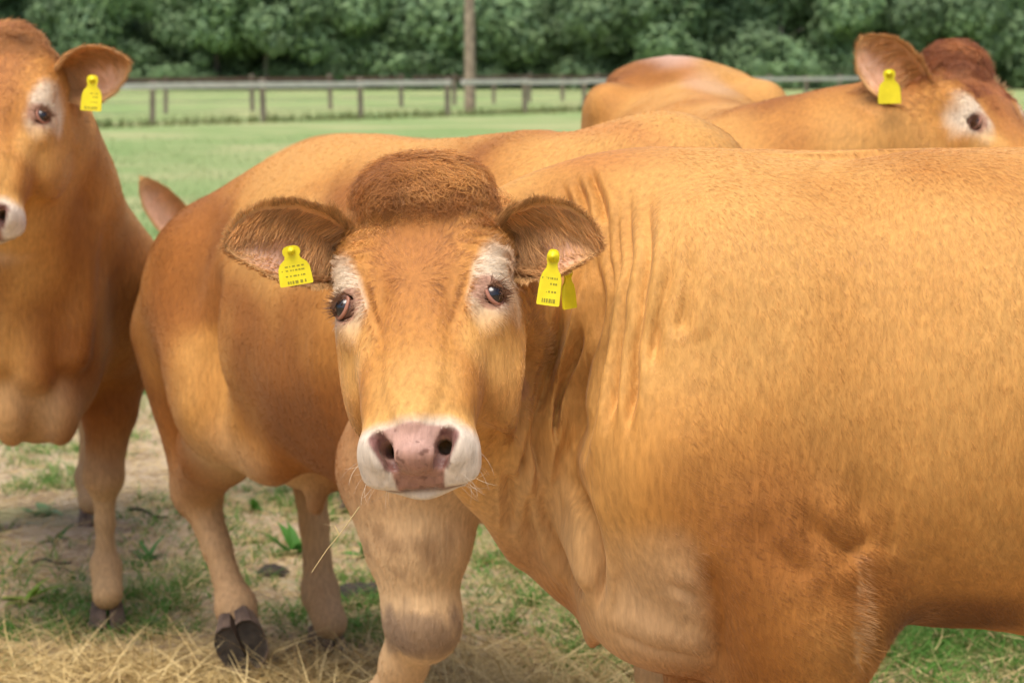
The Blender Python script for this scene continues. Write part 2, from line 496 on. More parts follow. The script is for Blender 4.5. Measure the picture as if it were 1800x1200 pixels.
def make_ear(cow, H, g, ctrl, tip, opening, W, seed, hairn=2500, tag_at=None, base=(.098, .058, -.085), tint=1.0, long=1.0, curl=0.0):
    """g = +1 animal's left ear; ctrl, tip: world points; opening: direction the cup faces; curl: extra cupping"""
    s = H.s
    B = H.w(g*base[0], base[1], base[2]); ctrl = np.asarray(ctrl, float); tip = np.asarray(tip, float)
    op = nrm(opening)
    nt_, nv_ = 26, 15
    ts = np.linspace(0, 1, nt_); vs = np.linspace(-1, 1, nv_)
    wp = np.interp(ts, [0, .12, .3, .5, .7, .85, .95, 1], [.42, .62, .92, 1.0, .86, .58, .30, .05])*W
    cup = np.interp(ts, [0, .2, .5, .8, 1], [1.0, .60, .34, .20, .1])+curl
    ax = np.array([(1-t)**2*B+2*t*(1-t)*ctrl+t*t*tip for t in ts])
    tg = np.gradient(ax, axis=0); tg /= np.linalg.norm(tg, axis=1)[:, None]
    th = .0065*s
    inn, out = [], []
    for i in range(nt_):
        sd = nrm(np.cross(op, tg[i])); nn_ = nrm(np.cross(tg[i], sd))
        for v in vs:
            a = v*(1+.25*cup[i])
            off = sd*wp[i]*math.sin(a)/math.sin(1+.25*cup[i]) if True else 0
            p = ax[i]+off+nn_*wp[i]*cup[i]*(abs(v)**2.2-.35)
            p = p+nn_*.004*s*math.sin(v*7+ts[i]*5)*(1-ts[i])
            inn.append(p); rim = 1-abs(v)**6
            out.append(p-nn_*th*(.35+.65*rim)*(1.0-.5*ts[i]))
    n1 = nt_*nv_
    V = np.array(inn+out); Fc = []
    idx = lambda i, j, k: k*n1+i*nv_+j
    for i in range(nt_-1):
        for j in range(nv_-1):
            Fc.append((idx(i, j, 0), idx(i, j+1, 0), idx(i+1, j+1, 0), idx(i+1, j, 0)))
            Fc.append((idx(i, j, 1), idx(i+1, j, 1), idx(i+1, j+1, 1), idx(i, j+1, 1)))
        for j, q in ((0, 0), (nv_-1, 1)):
            f = (idx(i, j, 0), idx(i+1, j, 0), idx(i+1, j, 1), idx(i, j, 1)); Fc.append(f if q == 0 else f[::-1])
    for j in range(nv_-1): Fc.append((idx(nt_-1, j, 0), idx(nt_-1, j+1, 0), idx(nt_-1, j+1, 1), idx(nt_-1, j, 1)))
    Q = np.array(Fc)
    cc = np.zeros((len(V), 3))
    tt = np.tile(np.repeat(ts, nv_), 2); vv = np.tile(np.tile(vs, nt_), 2); inner = np.arange(len(V)) < n1
    skin = np.array([.72, .42, .26]); dark = np.array([.60, .27, .085]); tan = np.array([.50, .225, .065])
    up = np.sign(np.cross(op, nrm(tip-B))[2]) or 1
    hi = sstep(-.1, .6, vv*up)                                   # upper half carries the dark long hair
    ci = skin*(1-hi[:, None]*.75)+dark*hi[:, None]*.75
    ed = sstep(.62, .95, np.maximum(np.abs(vv), tt*1.02-.08))[:, None]
    ci = ci*(1-ed)+np.array([.55, .30, .11])*ed
    co = np.tile(tan, (len(V), 1))
    cc[inner] = ci[inner]; cc[~inner] = co[~inner]
    cc *= (1+.25*N2.fbm(V*30, 2))[:, None]*tint
    o = mesh_obj('ear', V, Q, M['ear'], cow)
    set_color(o.data, 'coat', np.clip(cc, 0, 1))
    # fringe: long hair from the upper rim and the base, pale fuzz round the edge
    Qi = np.array([f for f in Fc if max(f) < n1])
    flip = (quad_frames(V, Qi)[1]@op).mean() < 0
    if flip: Qi = Qi[:, ::-1]
    def loc_tv(p):
        d2 = ((p[:, None, :]-V[None, :n1, :])**2).sum(2).argmin(1); return tt[d2], vv[d2]
    down = -.8*np.sign(up)
    def dens_i(c, n):
        t, v = loc_tv(c); return .45+1.6*sstep(-.1, .6, v*up)+1.6*(t < .35)+1.4*(np.abs(v) > .8)+1.2*(t > .9)
    def dir_i(p, n):
        out = []
        t, v = loc_tv(p); sdv = np.array(nrm(np.cross(op, nrm(tip-B))))
        d = np.outer(.55+.2*t, nrm(tip-B))-np.outer(np.where(v*up > -.3, up, -.2*up)*.9, sdv)+np.array([0, 0, -.25])
        ed_ = (np.abs(v) > .8) | (t > .9)
        d[ed_] = np.outer(v[ed_], sdv)*1.2+np.outer(t[ed_], nrm(tip-B))
        return d+op*.25
    def len_i(p, n):
        t, v = loc_tv(p); return (.012+.030*long*sstep(-.2, .6, v*up)*(1-.5*t)+.022*long*(t < .35))*s*np.where((np.abs(v) > .8) | (t > .9), .5, 1)
    def col_i(p):
        t, v = loc_tv(p); h = sstep(.0, .6, v*up)[:, None]
        c = np.array([.70, .38, .15])*(1-h)+np.array([.58, .265, .072])*h
        b = sstep(.30, .05, t)[:, None]; c = c*(1-b*.6)+np.array([.55, .33, .16])*b*.6
        e = ((np.abs(v) > .8) | (t > .9))[:, None]; return np.where(e, np.array([.64, .38, .16]), c)*tint
    if hairn:
        grow('ear_hair', V, Qi, hairn, dens_i, len_i, dir_i, col_i, o, M['fur'], lift=.5, radius=.00045 if s > .9 else .0006, seed=seed, npt=5, wave=.06)
        Qo = np.array([f for f in Fc if min(f) >= n1])
        if flip: Qo = Qo[:, ::-1]
        grow('ear_fuzz', V, Qo, hairn, lambda c, n: np.ones(len(c)), lambda p, n: np.full(len(p), .012*s),
             lambda p, n: np.tile(nrm(tip-B), (len(p), 1)), lambda p: np.tile(np.array([.52, .25, .08])*tint, (len(p), 1)), o, M['fur'], lift=.7, radius=.0005, seed=seed+50)
    return o

def make_tag(parent, top, down, facing, L, Wd, stroke=True, smear=0, seed=0):
    """bottle shaped plastic ear tag hanging from `top`; neck with stud, wide printed panel"""
    top = np.asarray(top, float); dn = nrm(down); fc = np.asarray(facing, float); fc = nrm(fc-dn*(fc@dn)); sd = np.cross(dn, fc)
    prof = [(0, .0), (.0, .10), (.03, .20), (.09, .26), (.18, .27), (.26, .22), (.34, .25), (.44, .40), (.56, .47), (.75, .49), (.97, .50), (1.0, .47)]
    left = [(t, -w_) for t, w_ in prof[1:]]; right = [(t, w_) for t, w_ in prof[1:]][::-1]
    ring = left+right
    V, n = [], len(ring)
    for k, z in enumerate((.0012, -.0012)):
        for t, w_ in ring:
            bend = .10*L*(t-.3)**2
            V.append(top+dn*t*L+sd*w_*Wd+fc*(z+bend))
    Fc = [tuple(range(n))[::-1], tuple(range(n, 2*n))]+[(i, (i+1) % n, n+(i+1) % n, n+i) for i in range(n)]
    o = mesh_obj('ear_tag', V, Fc, M['tag'], parent, smooth=False)
    # stud
    c = top+dn*.13*L+fc*.001; sv, sf = [], []
    for k, (r_, z) in enumerate(((.0075, .001), (.0075, .0035), (.003, .0042), (.003, .006))):
        for i in range(12):
            a = i*math.pi/6; sv.append(c+(dn*math.cos(a)+sd*math.sin(a))*r_*(L/.075)+fc*z)
        if k: sf += [((k-1)*12+i, (k-1)*12+(i+1) % 12, k*12+(i+1) % 12, k*12+i) for i in range(12)]
    sf.append(tuple(range(36, 48)))
    mesh_obj('stud', sv, sf, M['tag'], parent=o)
    if stroke:
        r = random.Random(seed); pv, pf = [], []
        for row, tr in enumerate((.50, .60, .74, .88)):
            x = -.30
            while x < .30:
                wd = r.uniform(.03, .10); hgt = .035 if row < 3 else .07
                b = len(pv)
                for (dx, dt) in ((0, 0), (wd, 0), (wd, hgt), (0, hgt)):
                    t = tr+dt; pv.append(top+dn*t*L+sd*(x+dx)*Wd+fc*(.0017+.10*L*(t-.3)**2))
                pf.append((b, b+1, b+2, b+3)); x += wd+r.uniform(.02, .06)
        mesh_obj('print', pv, pf, M['tag_print'], parent=o, smooth=False)
    return o

def nrmrows(v): return v/(np.linalg.norm(v, axis=1)[:, None]+1e-9)

def make_eye(cow, H, g, look, open_=1.0, lashes=True):
    s = H.s; c = H.w(*(EYE*(g, 1, 1))); r_ = EYE_R*s
    lk = nrm(look)
    V, Fc = [], []
    upv = nrm(-H.v-lk*(-H.v@lk)); sd = np.cross(upv, lk)
    n, m = 20, 12
    for i in range(m+1):
        ph = math.pi*i/m
        for k in range(n):
            a = 2*math.pi*k/n
            V.append(c+r_*(lk*math.cos(ph)+(upv*math.cos(a)+sd*math.sin(a))*math.sin(ph)))
    for i in range(m):
        for k in range(n): Fc.append((i*n+k, i*n+(k+1) % n, (i+1)*n+(k+1) % n, (i+1)*n+k))
    V = np.array(V)
    o = mesh_obj('eye', V, np.array(Fc), M['eyeball'], cow)
    ang = np.arccos(np.clip((V-c)@lk/r_, -1, 1)); up_ = (V-c)@upv/r_
    cc = np.where((ang < .42)[:, None], np.array([.006, .005, .006]), np.where((ang < .82)[:, None], np.array([.018, .009, .007]), np.array([.16, .075, .05])))
    set_color(o.data, 'coat', cc)
    # eyelids: almond ring, tilted
    out = H.d(g*.60, .34, .73)
    dnv = H.d(-g*.42, .85, .25); dnv = nrm(dnv-out*(dnv@out)); lat = np.cross(out, dnv)
    V, Fc = [], []; n, m = 36, 10
    for k in range(n):
        a = 2*math.pi*k/n; ca, sa = math.cos(a), math.sin(a)
        upr = sa*(-1)
        rx = .72*r_*open_; ry = .86*r_*(1+.10*abs(sa)**3)
        rad = dnv*ca*rx+lat*sa*ry
        ctr = c+rad+out*(math.sqrt(max(0, 1.0-min(.93, (rad@rad)/(r_*1.08)**2)))*r_*1.06-.0015*s)
        rd = nrm(rad)
        for j in range(m):
            b = 2*math.pi*j/m
            V.append(ctr+(rd*math.cos(b)*.0032+out*math.sin(b)*.0026)*s)
    for k in range(n):
        for j in range(m): Fc.append((k*m+j, ((k+1) % n)*m+j, ((k+1) % n)*m+(j+1) % m, k*m+(j+1) % m))
    lid = mesh_obj('eyelid', V, np.array(Fc)[:, ::-1], M['lid'], o)
    Vl = np.array(V); hgt = (Vl-c)@(-dnv)/r_
    set_color(lid.data, 'coat', lerp(np.tile(arr(.34, .145, .09), (len(Vl), 1)), arr(.10, .05, .035), sstep(-.4, .5, hgt)))
    if lashes and HAIR:
        Fa = np.array(Fc)[:, ::-1]; cq = quad_frames(Vl, Fa)[0]
        keep = ((cq-c)@(-dnv) > .15*r_)
        grow('lashes', Vl, Fa[keep], 160, lambda cc, n: np.ones(len(cc)), lambda p, n: np.full(len(p), .017*s),
             lambda p, n: np.tile(out*.9+H.u*g*.5+dnv*.35, (len(p), 1))+nrmrows(p-c)*.25, lambda p: np.tile(arr(.20, .09, .04), (len(p), 1)), o, M['fur'], lift=.5, radius=.0004, seed=3)
    return o

# eye material paints cornea colours from the mesh
M['eyeball'] = attr_mat('eyeball', rough=.04, spec=.7)
M['lid'] = attr_mat('eyelid_skin', rough=.45, spec=.3)

def arr(*c): return np.array(c, float)
TAN, DEEP, PALE, CREAM, RED = arr(.512, .228, .049), arr(.275, .088, .014), arr(.62, .33, .095), arr(.66, .44, .23), arr(.36, .130, .034)
WHITE, PINK = arr(.78, .70, .60), arr(.56, .33, .255)

def lerp(a, b, t): return a+(b-a)*np.clip(t, 0, 1)[:, None]

def head_paint(p, H, c, red=0.0):
    q = H.loc(p); u, v, n = np.abs(q[:, 0]), q[:, 1], q[:, 2]
    box = (v > -.12) & (v < .56) & (u < .2) & (n > -.32) & (n < .12)
    i = np.nonzero(box)[0]
    if not len(i): return c
    u, v, n = u[i], v[i], n[i]; x = c[i]; pn = N3.fbm(q[i]*22, 3)
    inh = sstep(-.10, -.03, v)*sstep(-.30, -.22, n)
    y = np.tile(TAN*1.02, (len(i), 1))
    y = lerp(y, RED, sstep(.095, .03, u)*sstep(.33, .16, v)*np.minimum(1, .62+.4*red)*(1+.5*pn))          # red-brown forehead
    y = lerp(y, RED*1.15, sstep(.035, -.005, v)*(.7))
    y = lerp(y, PALE, sstep(.27, .36, v)*sstep(.09, .03, u)*.75*(1+.6*pn))                  # pale bridge
    y = lerp(y, DEEP*1.15, sstep(.05, .085, u)*sstep(.25, .31, v)*sstep(.42, .36, v)*.45)
    y = lerp(y, PALE*.95, sstep(-.06, -.14, n)*.5)                                          # cheek
    # white round the eye, drawn out up and down
    e = np.hypot((v-.185)/np.where(v < .185, .090, .056), (u-.101-.12*(.188-v))/.029)
    y = lerp(y, arr(.76, .62, .45), sstep(1.2, .65, e+.25*pn)*.95*(n < .02)*sstep(-.10, -.07, n))
    e2 = np.hypot((v-.255)/.06, (u-.10)/.045); y = lerp(y, PALE*1.1, sstep(1.2, .5, e2)*.7*sstep(-.12, -.08, n))
    e3 = np.hypot((v-EYE[1]-.004)/.027, (u-EYE[0]+.004)/.025); y = lerp(y, arr(.40, .18, .11), sstep(1.0, .8, e3)*.8)
    # white muzzle, pink nose pad
    y = lerp(y, PALE*1.08, sstep(.375, .405, v)*.8); y = lerp(y, arr(.70, .58, .45), sstep(.398, .426, v+.04*(u-.03)+.016*pn))
    hw = np.interp(v, [.415, .428, .438, .46, .48], [.034, .060, .060, .040, .032])
    pad = np.maximum(u/hw, np.abs(v-.462)/.042)
    padm = sstep(1.08, .94, pad+.10*pn)*(n > -.082)*(v > .40)
    pc = lerp(np.tile(PINK, (len(i), 1)), arr(.36, .18, .12), sstep(.445, .472, v+.01*pn))
    pc = lerp(pc, arr(.17, .075, .05), sstep(.22, .42, N1.fbm(q[i]*130, 2))*.8)
    y = lerp(y, pc, padm)
    for a, b, rr in (((.0490, .432, -.016), (.035, .456, -.042), .013),):
        a, b = np.array(a), np.array(b); qq = np.stack([u, v, n], 1)-a; ab = b-a
        t = np.clip(qq@ab/(ab@ab), 0, 1); dd = np.linalg.norm(qq-t[:, None]*ab, axis=1)
        y = lerp(y, arr(.20, .085, .07), sstep(.017, .010, dd)*.9)  # nostril interior darkened, its shadow painted into the colour
    ml = np.exp(-((n+.083+.08*u)/.005)**2)*(v > .40); y = lerp(y, arr(.16, .075, .05), ml*.85)  # shade of the mouth crease painted as a dark line
    c[i] = lerp(x, np.ones((1, 3)), np.zeros(len(i)))*(1-inh[:, None])+y*inh[:, None]
    return c

class Cow:
    def __init__(s, label, ground, facing, scale=1.0, seed=0):
        s.O = np.array([ground[0], ground[1], 0.]); f = nrm([facing[0], facing[1], 0])
        s.A = np.stack([f, np.array([-f[1], f[0], 0]), np.array([0, 0, 1.])]); s.s = scale; s.seed = seed
        s.S = Sdf(); s.root = empty('cow', s.O); tag(s.root, label, 'cow', 'herd of tan cattle in the field')
        s.hoofs = []
    def w(s, x, y, z): return s.O+s.s*(x*s.A[0]+y*s.A[1]+z*s.A[2])
    def loc(s, p): return (p-s.O)@s.A.T/s.s
    def torso(s, st=None, k=.08, ntop=2.15, wide=1.0):
        if st is None:
            st = [  # x, top, bottom, level, half width, lateral
                [-1.62, 1.19, 1.10, 1.14, .05, 0], [-1.58, 1.29, 1.02, 1.16, .16, 0], [-1.50, 1.36, .94, 1.14, .235, 0], [-1.35, 1.40, .84, 1.12, .280, 0],
                [-1.15, 1.405, .74, 1.06, .300, 0], [-.95, 1.385, .64, 1.00, .325, 0], [-.70, 1.365, .575, .95, .355, 0], [-.40, 1.36, .565, .94, .350, 0],
                [-.12, 1.375, .585, .95, .305, 0], [.08, 1.385, .575, .96, .275, 0], [.22, 1.36, .55, .95, .250, 0], [.34, 1.28, .56, .92, .205, 0],
                [.44, 1.16, .63, .89, .13, 0], [.48, 1.02, .74, .88, .05, 0]]
        A = np.stack([s.A[1], s.A[0], s.A[2]])
        st = np.array(st, float); st[:, 4] *= wide
        s.S.loft(s.O, A, st*s.s, k=k*s.s, ntop=ntop, nbot=2.05)
    def cone(s, a, b, ra, rb, k=.05, **kw): s.S.cone(s.w(*a), s.w(*b), ra*s.s, rb*s.s, k*s.s, **kw)
    def ell(s, c, r, k=.06, mode='u', rot=None):
        A = s.A if rot is None else rot@s.A
        s.S.ell(s.w(*c), np.array(r)*s.s, A, k*s.s, mode)
    def foreleg(s, g, knee=(.03, .41), fet=(.01, .15), toe=(.10, 0.), elbow=(-.02, .74), y=.185, raise_=0, fat=1.0, sole=None, ys=None, sh=(1.0, .27)):
        a, b, c, d = (.17, g*(y+.015), .98), (elbow[0], g*(y+.015), elbow[1]), (knee[0], g*(y-.02 if ys is None else ys[0]), knee[1]), (fet[0], g*(y-.02 if ys is None else ys[1]), fet[1])
        s.ell((.10, g*(y+.02), sh[0]), (.15, .085, sh[1]), .10)               # shoulder blade
        s.cone(a, b, .125, .120*min(fat, 1.05), .07)
        mid = tuple(.55*b[i]+.45*c[i]+(.015 if i == 0 else 0) for i in range(3))
        s.cone(b, mid, .118*min(fat, 1.1), .084*fat, .05); s.cone(mid, c, .082*fat, .056*fat, .03)
        s.ell((c[0]+.008, c[1], c[2]), (.068*fat, .063*fat, .072*fat), .018)
        m2 = tuple(.5*c[i]+.5*d[i] for i in range(3))
        s.cone(c, m2, .048*fat, .035*fat, .02); s.cone(m2, d, .035*fat, .038*fat, .02)
        s.ell(d, (.046*fat, .045*fat, .045*fat), .03)
        t = (toe[0], d[1], toe[1]); p2 = tuple(.45*d[i]+.55*t[i]+(.018 if i == 2 else 0) for i in range(3))
        s.cone(d, p2, .043, .046, .02)
        s.hoofs.append((s.w(*d), s.w(*t), (0, 0, -1) if sole is None else sole))
    def hindleg(s, g, stifle=(-.98, .78), hock=(-1.42, .50), fet=(-1.36, .15), toe=(-1.25, 0.), y=.20, hipx=-1.22, sole=None, ys=(0, 0, 0), fat=1.0, hip=(1.10, .215, .30), hy=.17):
        h = (hipx, g*hy, hip[0]); st = (stifle[0], g*(y+.03)+ys[0], stifle[1]); k = (hock[0], g*(y-.03)+ys[1], hock[1])
        f = (fet[0], g*(y-.04)+ys[2], fet[1]); t = (toe[0], f[1], toe[1])
        s.cone(h, st, hip[1], .135, .09); s.ell((hipx-.12, g*(hy-.015), .98 if hip[0] > 1.05 else .90), (.20, .12, hip[2]), .09)
        s.cone((hipx-.05, g*(hy-.005), .95), st, .19 if hy > .15 else .17, .13, .06)
        m = tuple(.5*st[i]+.5*k[i] for i in range(3))
        s.cone(st, m, .130*fat, .092*fat, .05); s.cone((hipx-.16, g*.16, .85), k, .13*fat, .055*fat, .07); s.cone(m, k, .090*fat, .060*fat, .04)
        s.ell(k, (.064*fat, .052*fat, .072*fat), .03)
        m2 = tuple(.5*k[i]+.5*f[i] for i in range(3))
        s.cone(k, m2, .052, .038, .02); s.cone(m2, f, .038, .042, .02); s.ell(f, (.048, .047, .047), .03)
        p2 = tuple(.45*f[i]+.55*t[i] for i in range(3)); p2 = (p2[0], p2[1], p2[2]+.018) if sole is None else tuple(.68*f[i]+.32*t[i]+(.0, .0, .0)[i] for i in range(3))
        s.cone(f, p2, .045, .045 if sole is None else .040, .02)
        s.hoofs.append((s.w(*f), s.w(*t), (0, 0, -1) if sole is None else sole))
    def hips(s, z=1.30, head=True):
        for g in (-1, 1): s.ell((-1.10, g*.24*(1 if z > 1.28 else .85), z), (.12, .07, .075), .10)
        if head: s.ell((-1.52, 0, 1.385), (.10, .06, .05), .06)
    def tail(s):
        pts = [(-1.56, 0, 1.36), (-1.64, 0, 1.25), (-1.67, .01, 1.0), (-1.66, .02, .75)]
        for a, b, r1, r2 in zip(pts[:-1], pts[1:], (.04, .032, .026), (.032, .026, .02)): s.cone(a, b, r1, r2, .03)
        s.cone(pts[-1], (-1.66, .02, .50), .028, .045, .03)
    def finish(s, H, vs, paint, lo=None, hi=None, hair=0, hlen=.013, hrad=.0005, direc=None, dens=None, lenf=None, mus=1.0, detail=None, con=.20):
        los = np.min([o[1] for o in s.S.ops if o[4] == 'u'], 0)-.02; his = np.max([o[2] for o in s.S.ops if o[4] == 'u'], 0)+.02
        sd_ = s.seed*1.7
        s.S.ops.append((lambda p: (mus*(.007*N1.fbm(p*4.3+sd_, 2)+.0035*N2.fbm(p*11+sd_, 2))).astype(np.float32), los, his, 0, 'disp'))
        V, Q = mesh_sdf(s.S, los, his, vs)
        polys = []
        if detail is not None:                                          # finer mesh with skin creases
            reg, disp = detail
            V, Q, polys = subdivide(V, Q, reg(V[Q].mean(1)))
            allq = np.concatenate([Q]+[np.array([p[:3]+[p[-1]] for p in polys])]) if polys else Q
            V = V-vert_normals(V, allq)*disp(V)[:, None]
        s.V, s.Q = V, Q
        body = add_polys('body', V, Q, polys, M['hide'], s.root)
        def colour(p):
            c = paint(p); c = head_paint(p, H, c, s.red if hasattr(s, 'red') else 0.); return np.clip(c, .003, .9)
        s.colour = colour
        hq = H.loc(V); wetm = (np.abs(hq[:, 0]) < .052) & (hq[:, 1] > .418) & (hq[:, 1] < .52) & (hq[:, 2] > -.082)
        set_color(body.data, 'coat', colour(V)*.92, np.where(wetm, 0., 1.))
        s.body = body
        for f, t, n in s.hoofs:
            n = np.asarray(n, float); hv, hf, sl = hoof_mesh(f, t+(0 if n[2] == -1 else nrm(n)*.035), n, s.s*(.92 if n[2] == -1 else 1.12)); ho = mesh_obj('hoof', hv, hf, M['hoof'], s.root, smooth=False)
            ho.data.materials.append(M['dung'])
            for k in sl: ho.data.polygons[k].material_index = 1
        if hair:
            def dr(p, n):
                q = H.loc(p); base = direc(p, n) if direc else np.tile(-s.A[0]*.45+arr(0, 0, -1), (len(p), 1))
                hd = (q[:, 1] > -.07) & (q[:, 1] < .56) & (np.abs(q[:, 0]) < .16) & (q[:, 2] > -.27)
                wh = np.stack([q[:, 0]*1.0, (q[:, 1]-.165)*1.0], 1); L = np.linalg.norm(wh, axis=1)[:, None]+1e-6; wh /= L
                far = sstep(.20, .27, q[:, 1])[:, None]
                wh = wh*(1-far)+far*np.array([0, 1.])+np.stack([np.sign(q[:, 0])*far[:, 0]*.35, 0*far[:, 0]], 1)
                hdv = np.outer(wh[:, 0], H.u)+np.outer(wh[:, 1], H.v)
                return np.where(hd[:, None], hdv, base)
            def ln(p, n):
                q = H.loc(p); L = np.full(len(p), hlen) if lenf is None else lenf(p, n)
                hd = (q[:, 1] > -.10) & (q[:, 1] < .56) & (np.abs(q[:, 0]) < .16) & (q[:, 2] > -.27)
                L = np.where(hd, np.interp(q[:, 1], [-.05, .02, .06, .12, .3, .40, .43], [.030, .026, .018, .014, .010, .006, .004])*H.s, L)
                return L
            def de(c, n):
                q = H.loc(c); d = np.ones(len(c)) if dens is None else dens(c, n)
                u, v = np.abs(q[:, 0]), q[:, 1]
                hd = (v > -.10) & (v < .56) & (u < .16) & (q[:, 2] > -.27)
                d = np.where(hd, np.where(v < .40, 2.0, 2.2)*np.minimum(1, d+.1), d)
                pad = (u < .050) & (v > .420) & (q[:, 2] > -.082) & hd
                e = np.hypot((v-EYE[1])/.019, (u-EYE[0])/.019) < 1
                return np.where(pad | (e & hd), 0, d)
            grow('coat_hair', V, Q, hair, de, ln, dr, colour, body, M['fur'], lift=.20, radius=hrad, seed=s.seed, con=con)
        return body

def curls(c, H, n, vmax, ca, cb, rad, seed, half=.115):
    """woolly curls on the poll, thinning out down the forehead"""
    cq = c.V[c.Q].mean(1); lq = H.loc(cq)
    top = (lq[:, 1] < vmax) & (lq[:, 1] > -.14) & (np.abs(lq[:, 0]) < half) & (lq[:, 2] > -.13)
    ctr = H.w(.0, -.05, -.015)
    def swirl(p, n_):
        v = nrmrows(p-ctr); a = 3.4*N3.fbm(p*17, 2)[:, None]; side = np.cross(n_, v)
        return v*np.cos(a)+side*np.sin(a)
    grow('topknot', c.V, c.Q[top], n, lambda cc, n_: sstep(vmax, vmax-.10, H.loc(cc)[:, 1])*sstep(half, half-.04, np.abs(H.loc(cc)[:, 0]))+.04, lambda p, n_: (.011+.026*sstep(vmax-.02, vmax-.12, H.loc(p)[:, 1]))*H.s, swirl,
         lambda p: lerp(np.tile(ca, (len(p), 1)), cb, +.45+2.2*N2.fbm(p*26, 2)), c.body, M['fur'], lift=lambda p: .10+.22*sstep(.03, -.03, H.loc(p)[:, 1]), radius=rad, seed=seed, npt=8, wave=.26, jit=.18, tuft=.2)

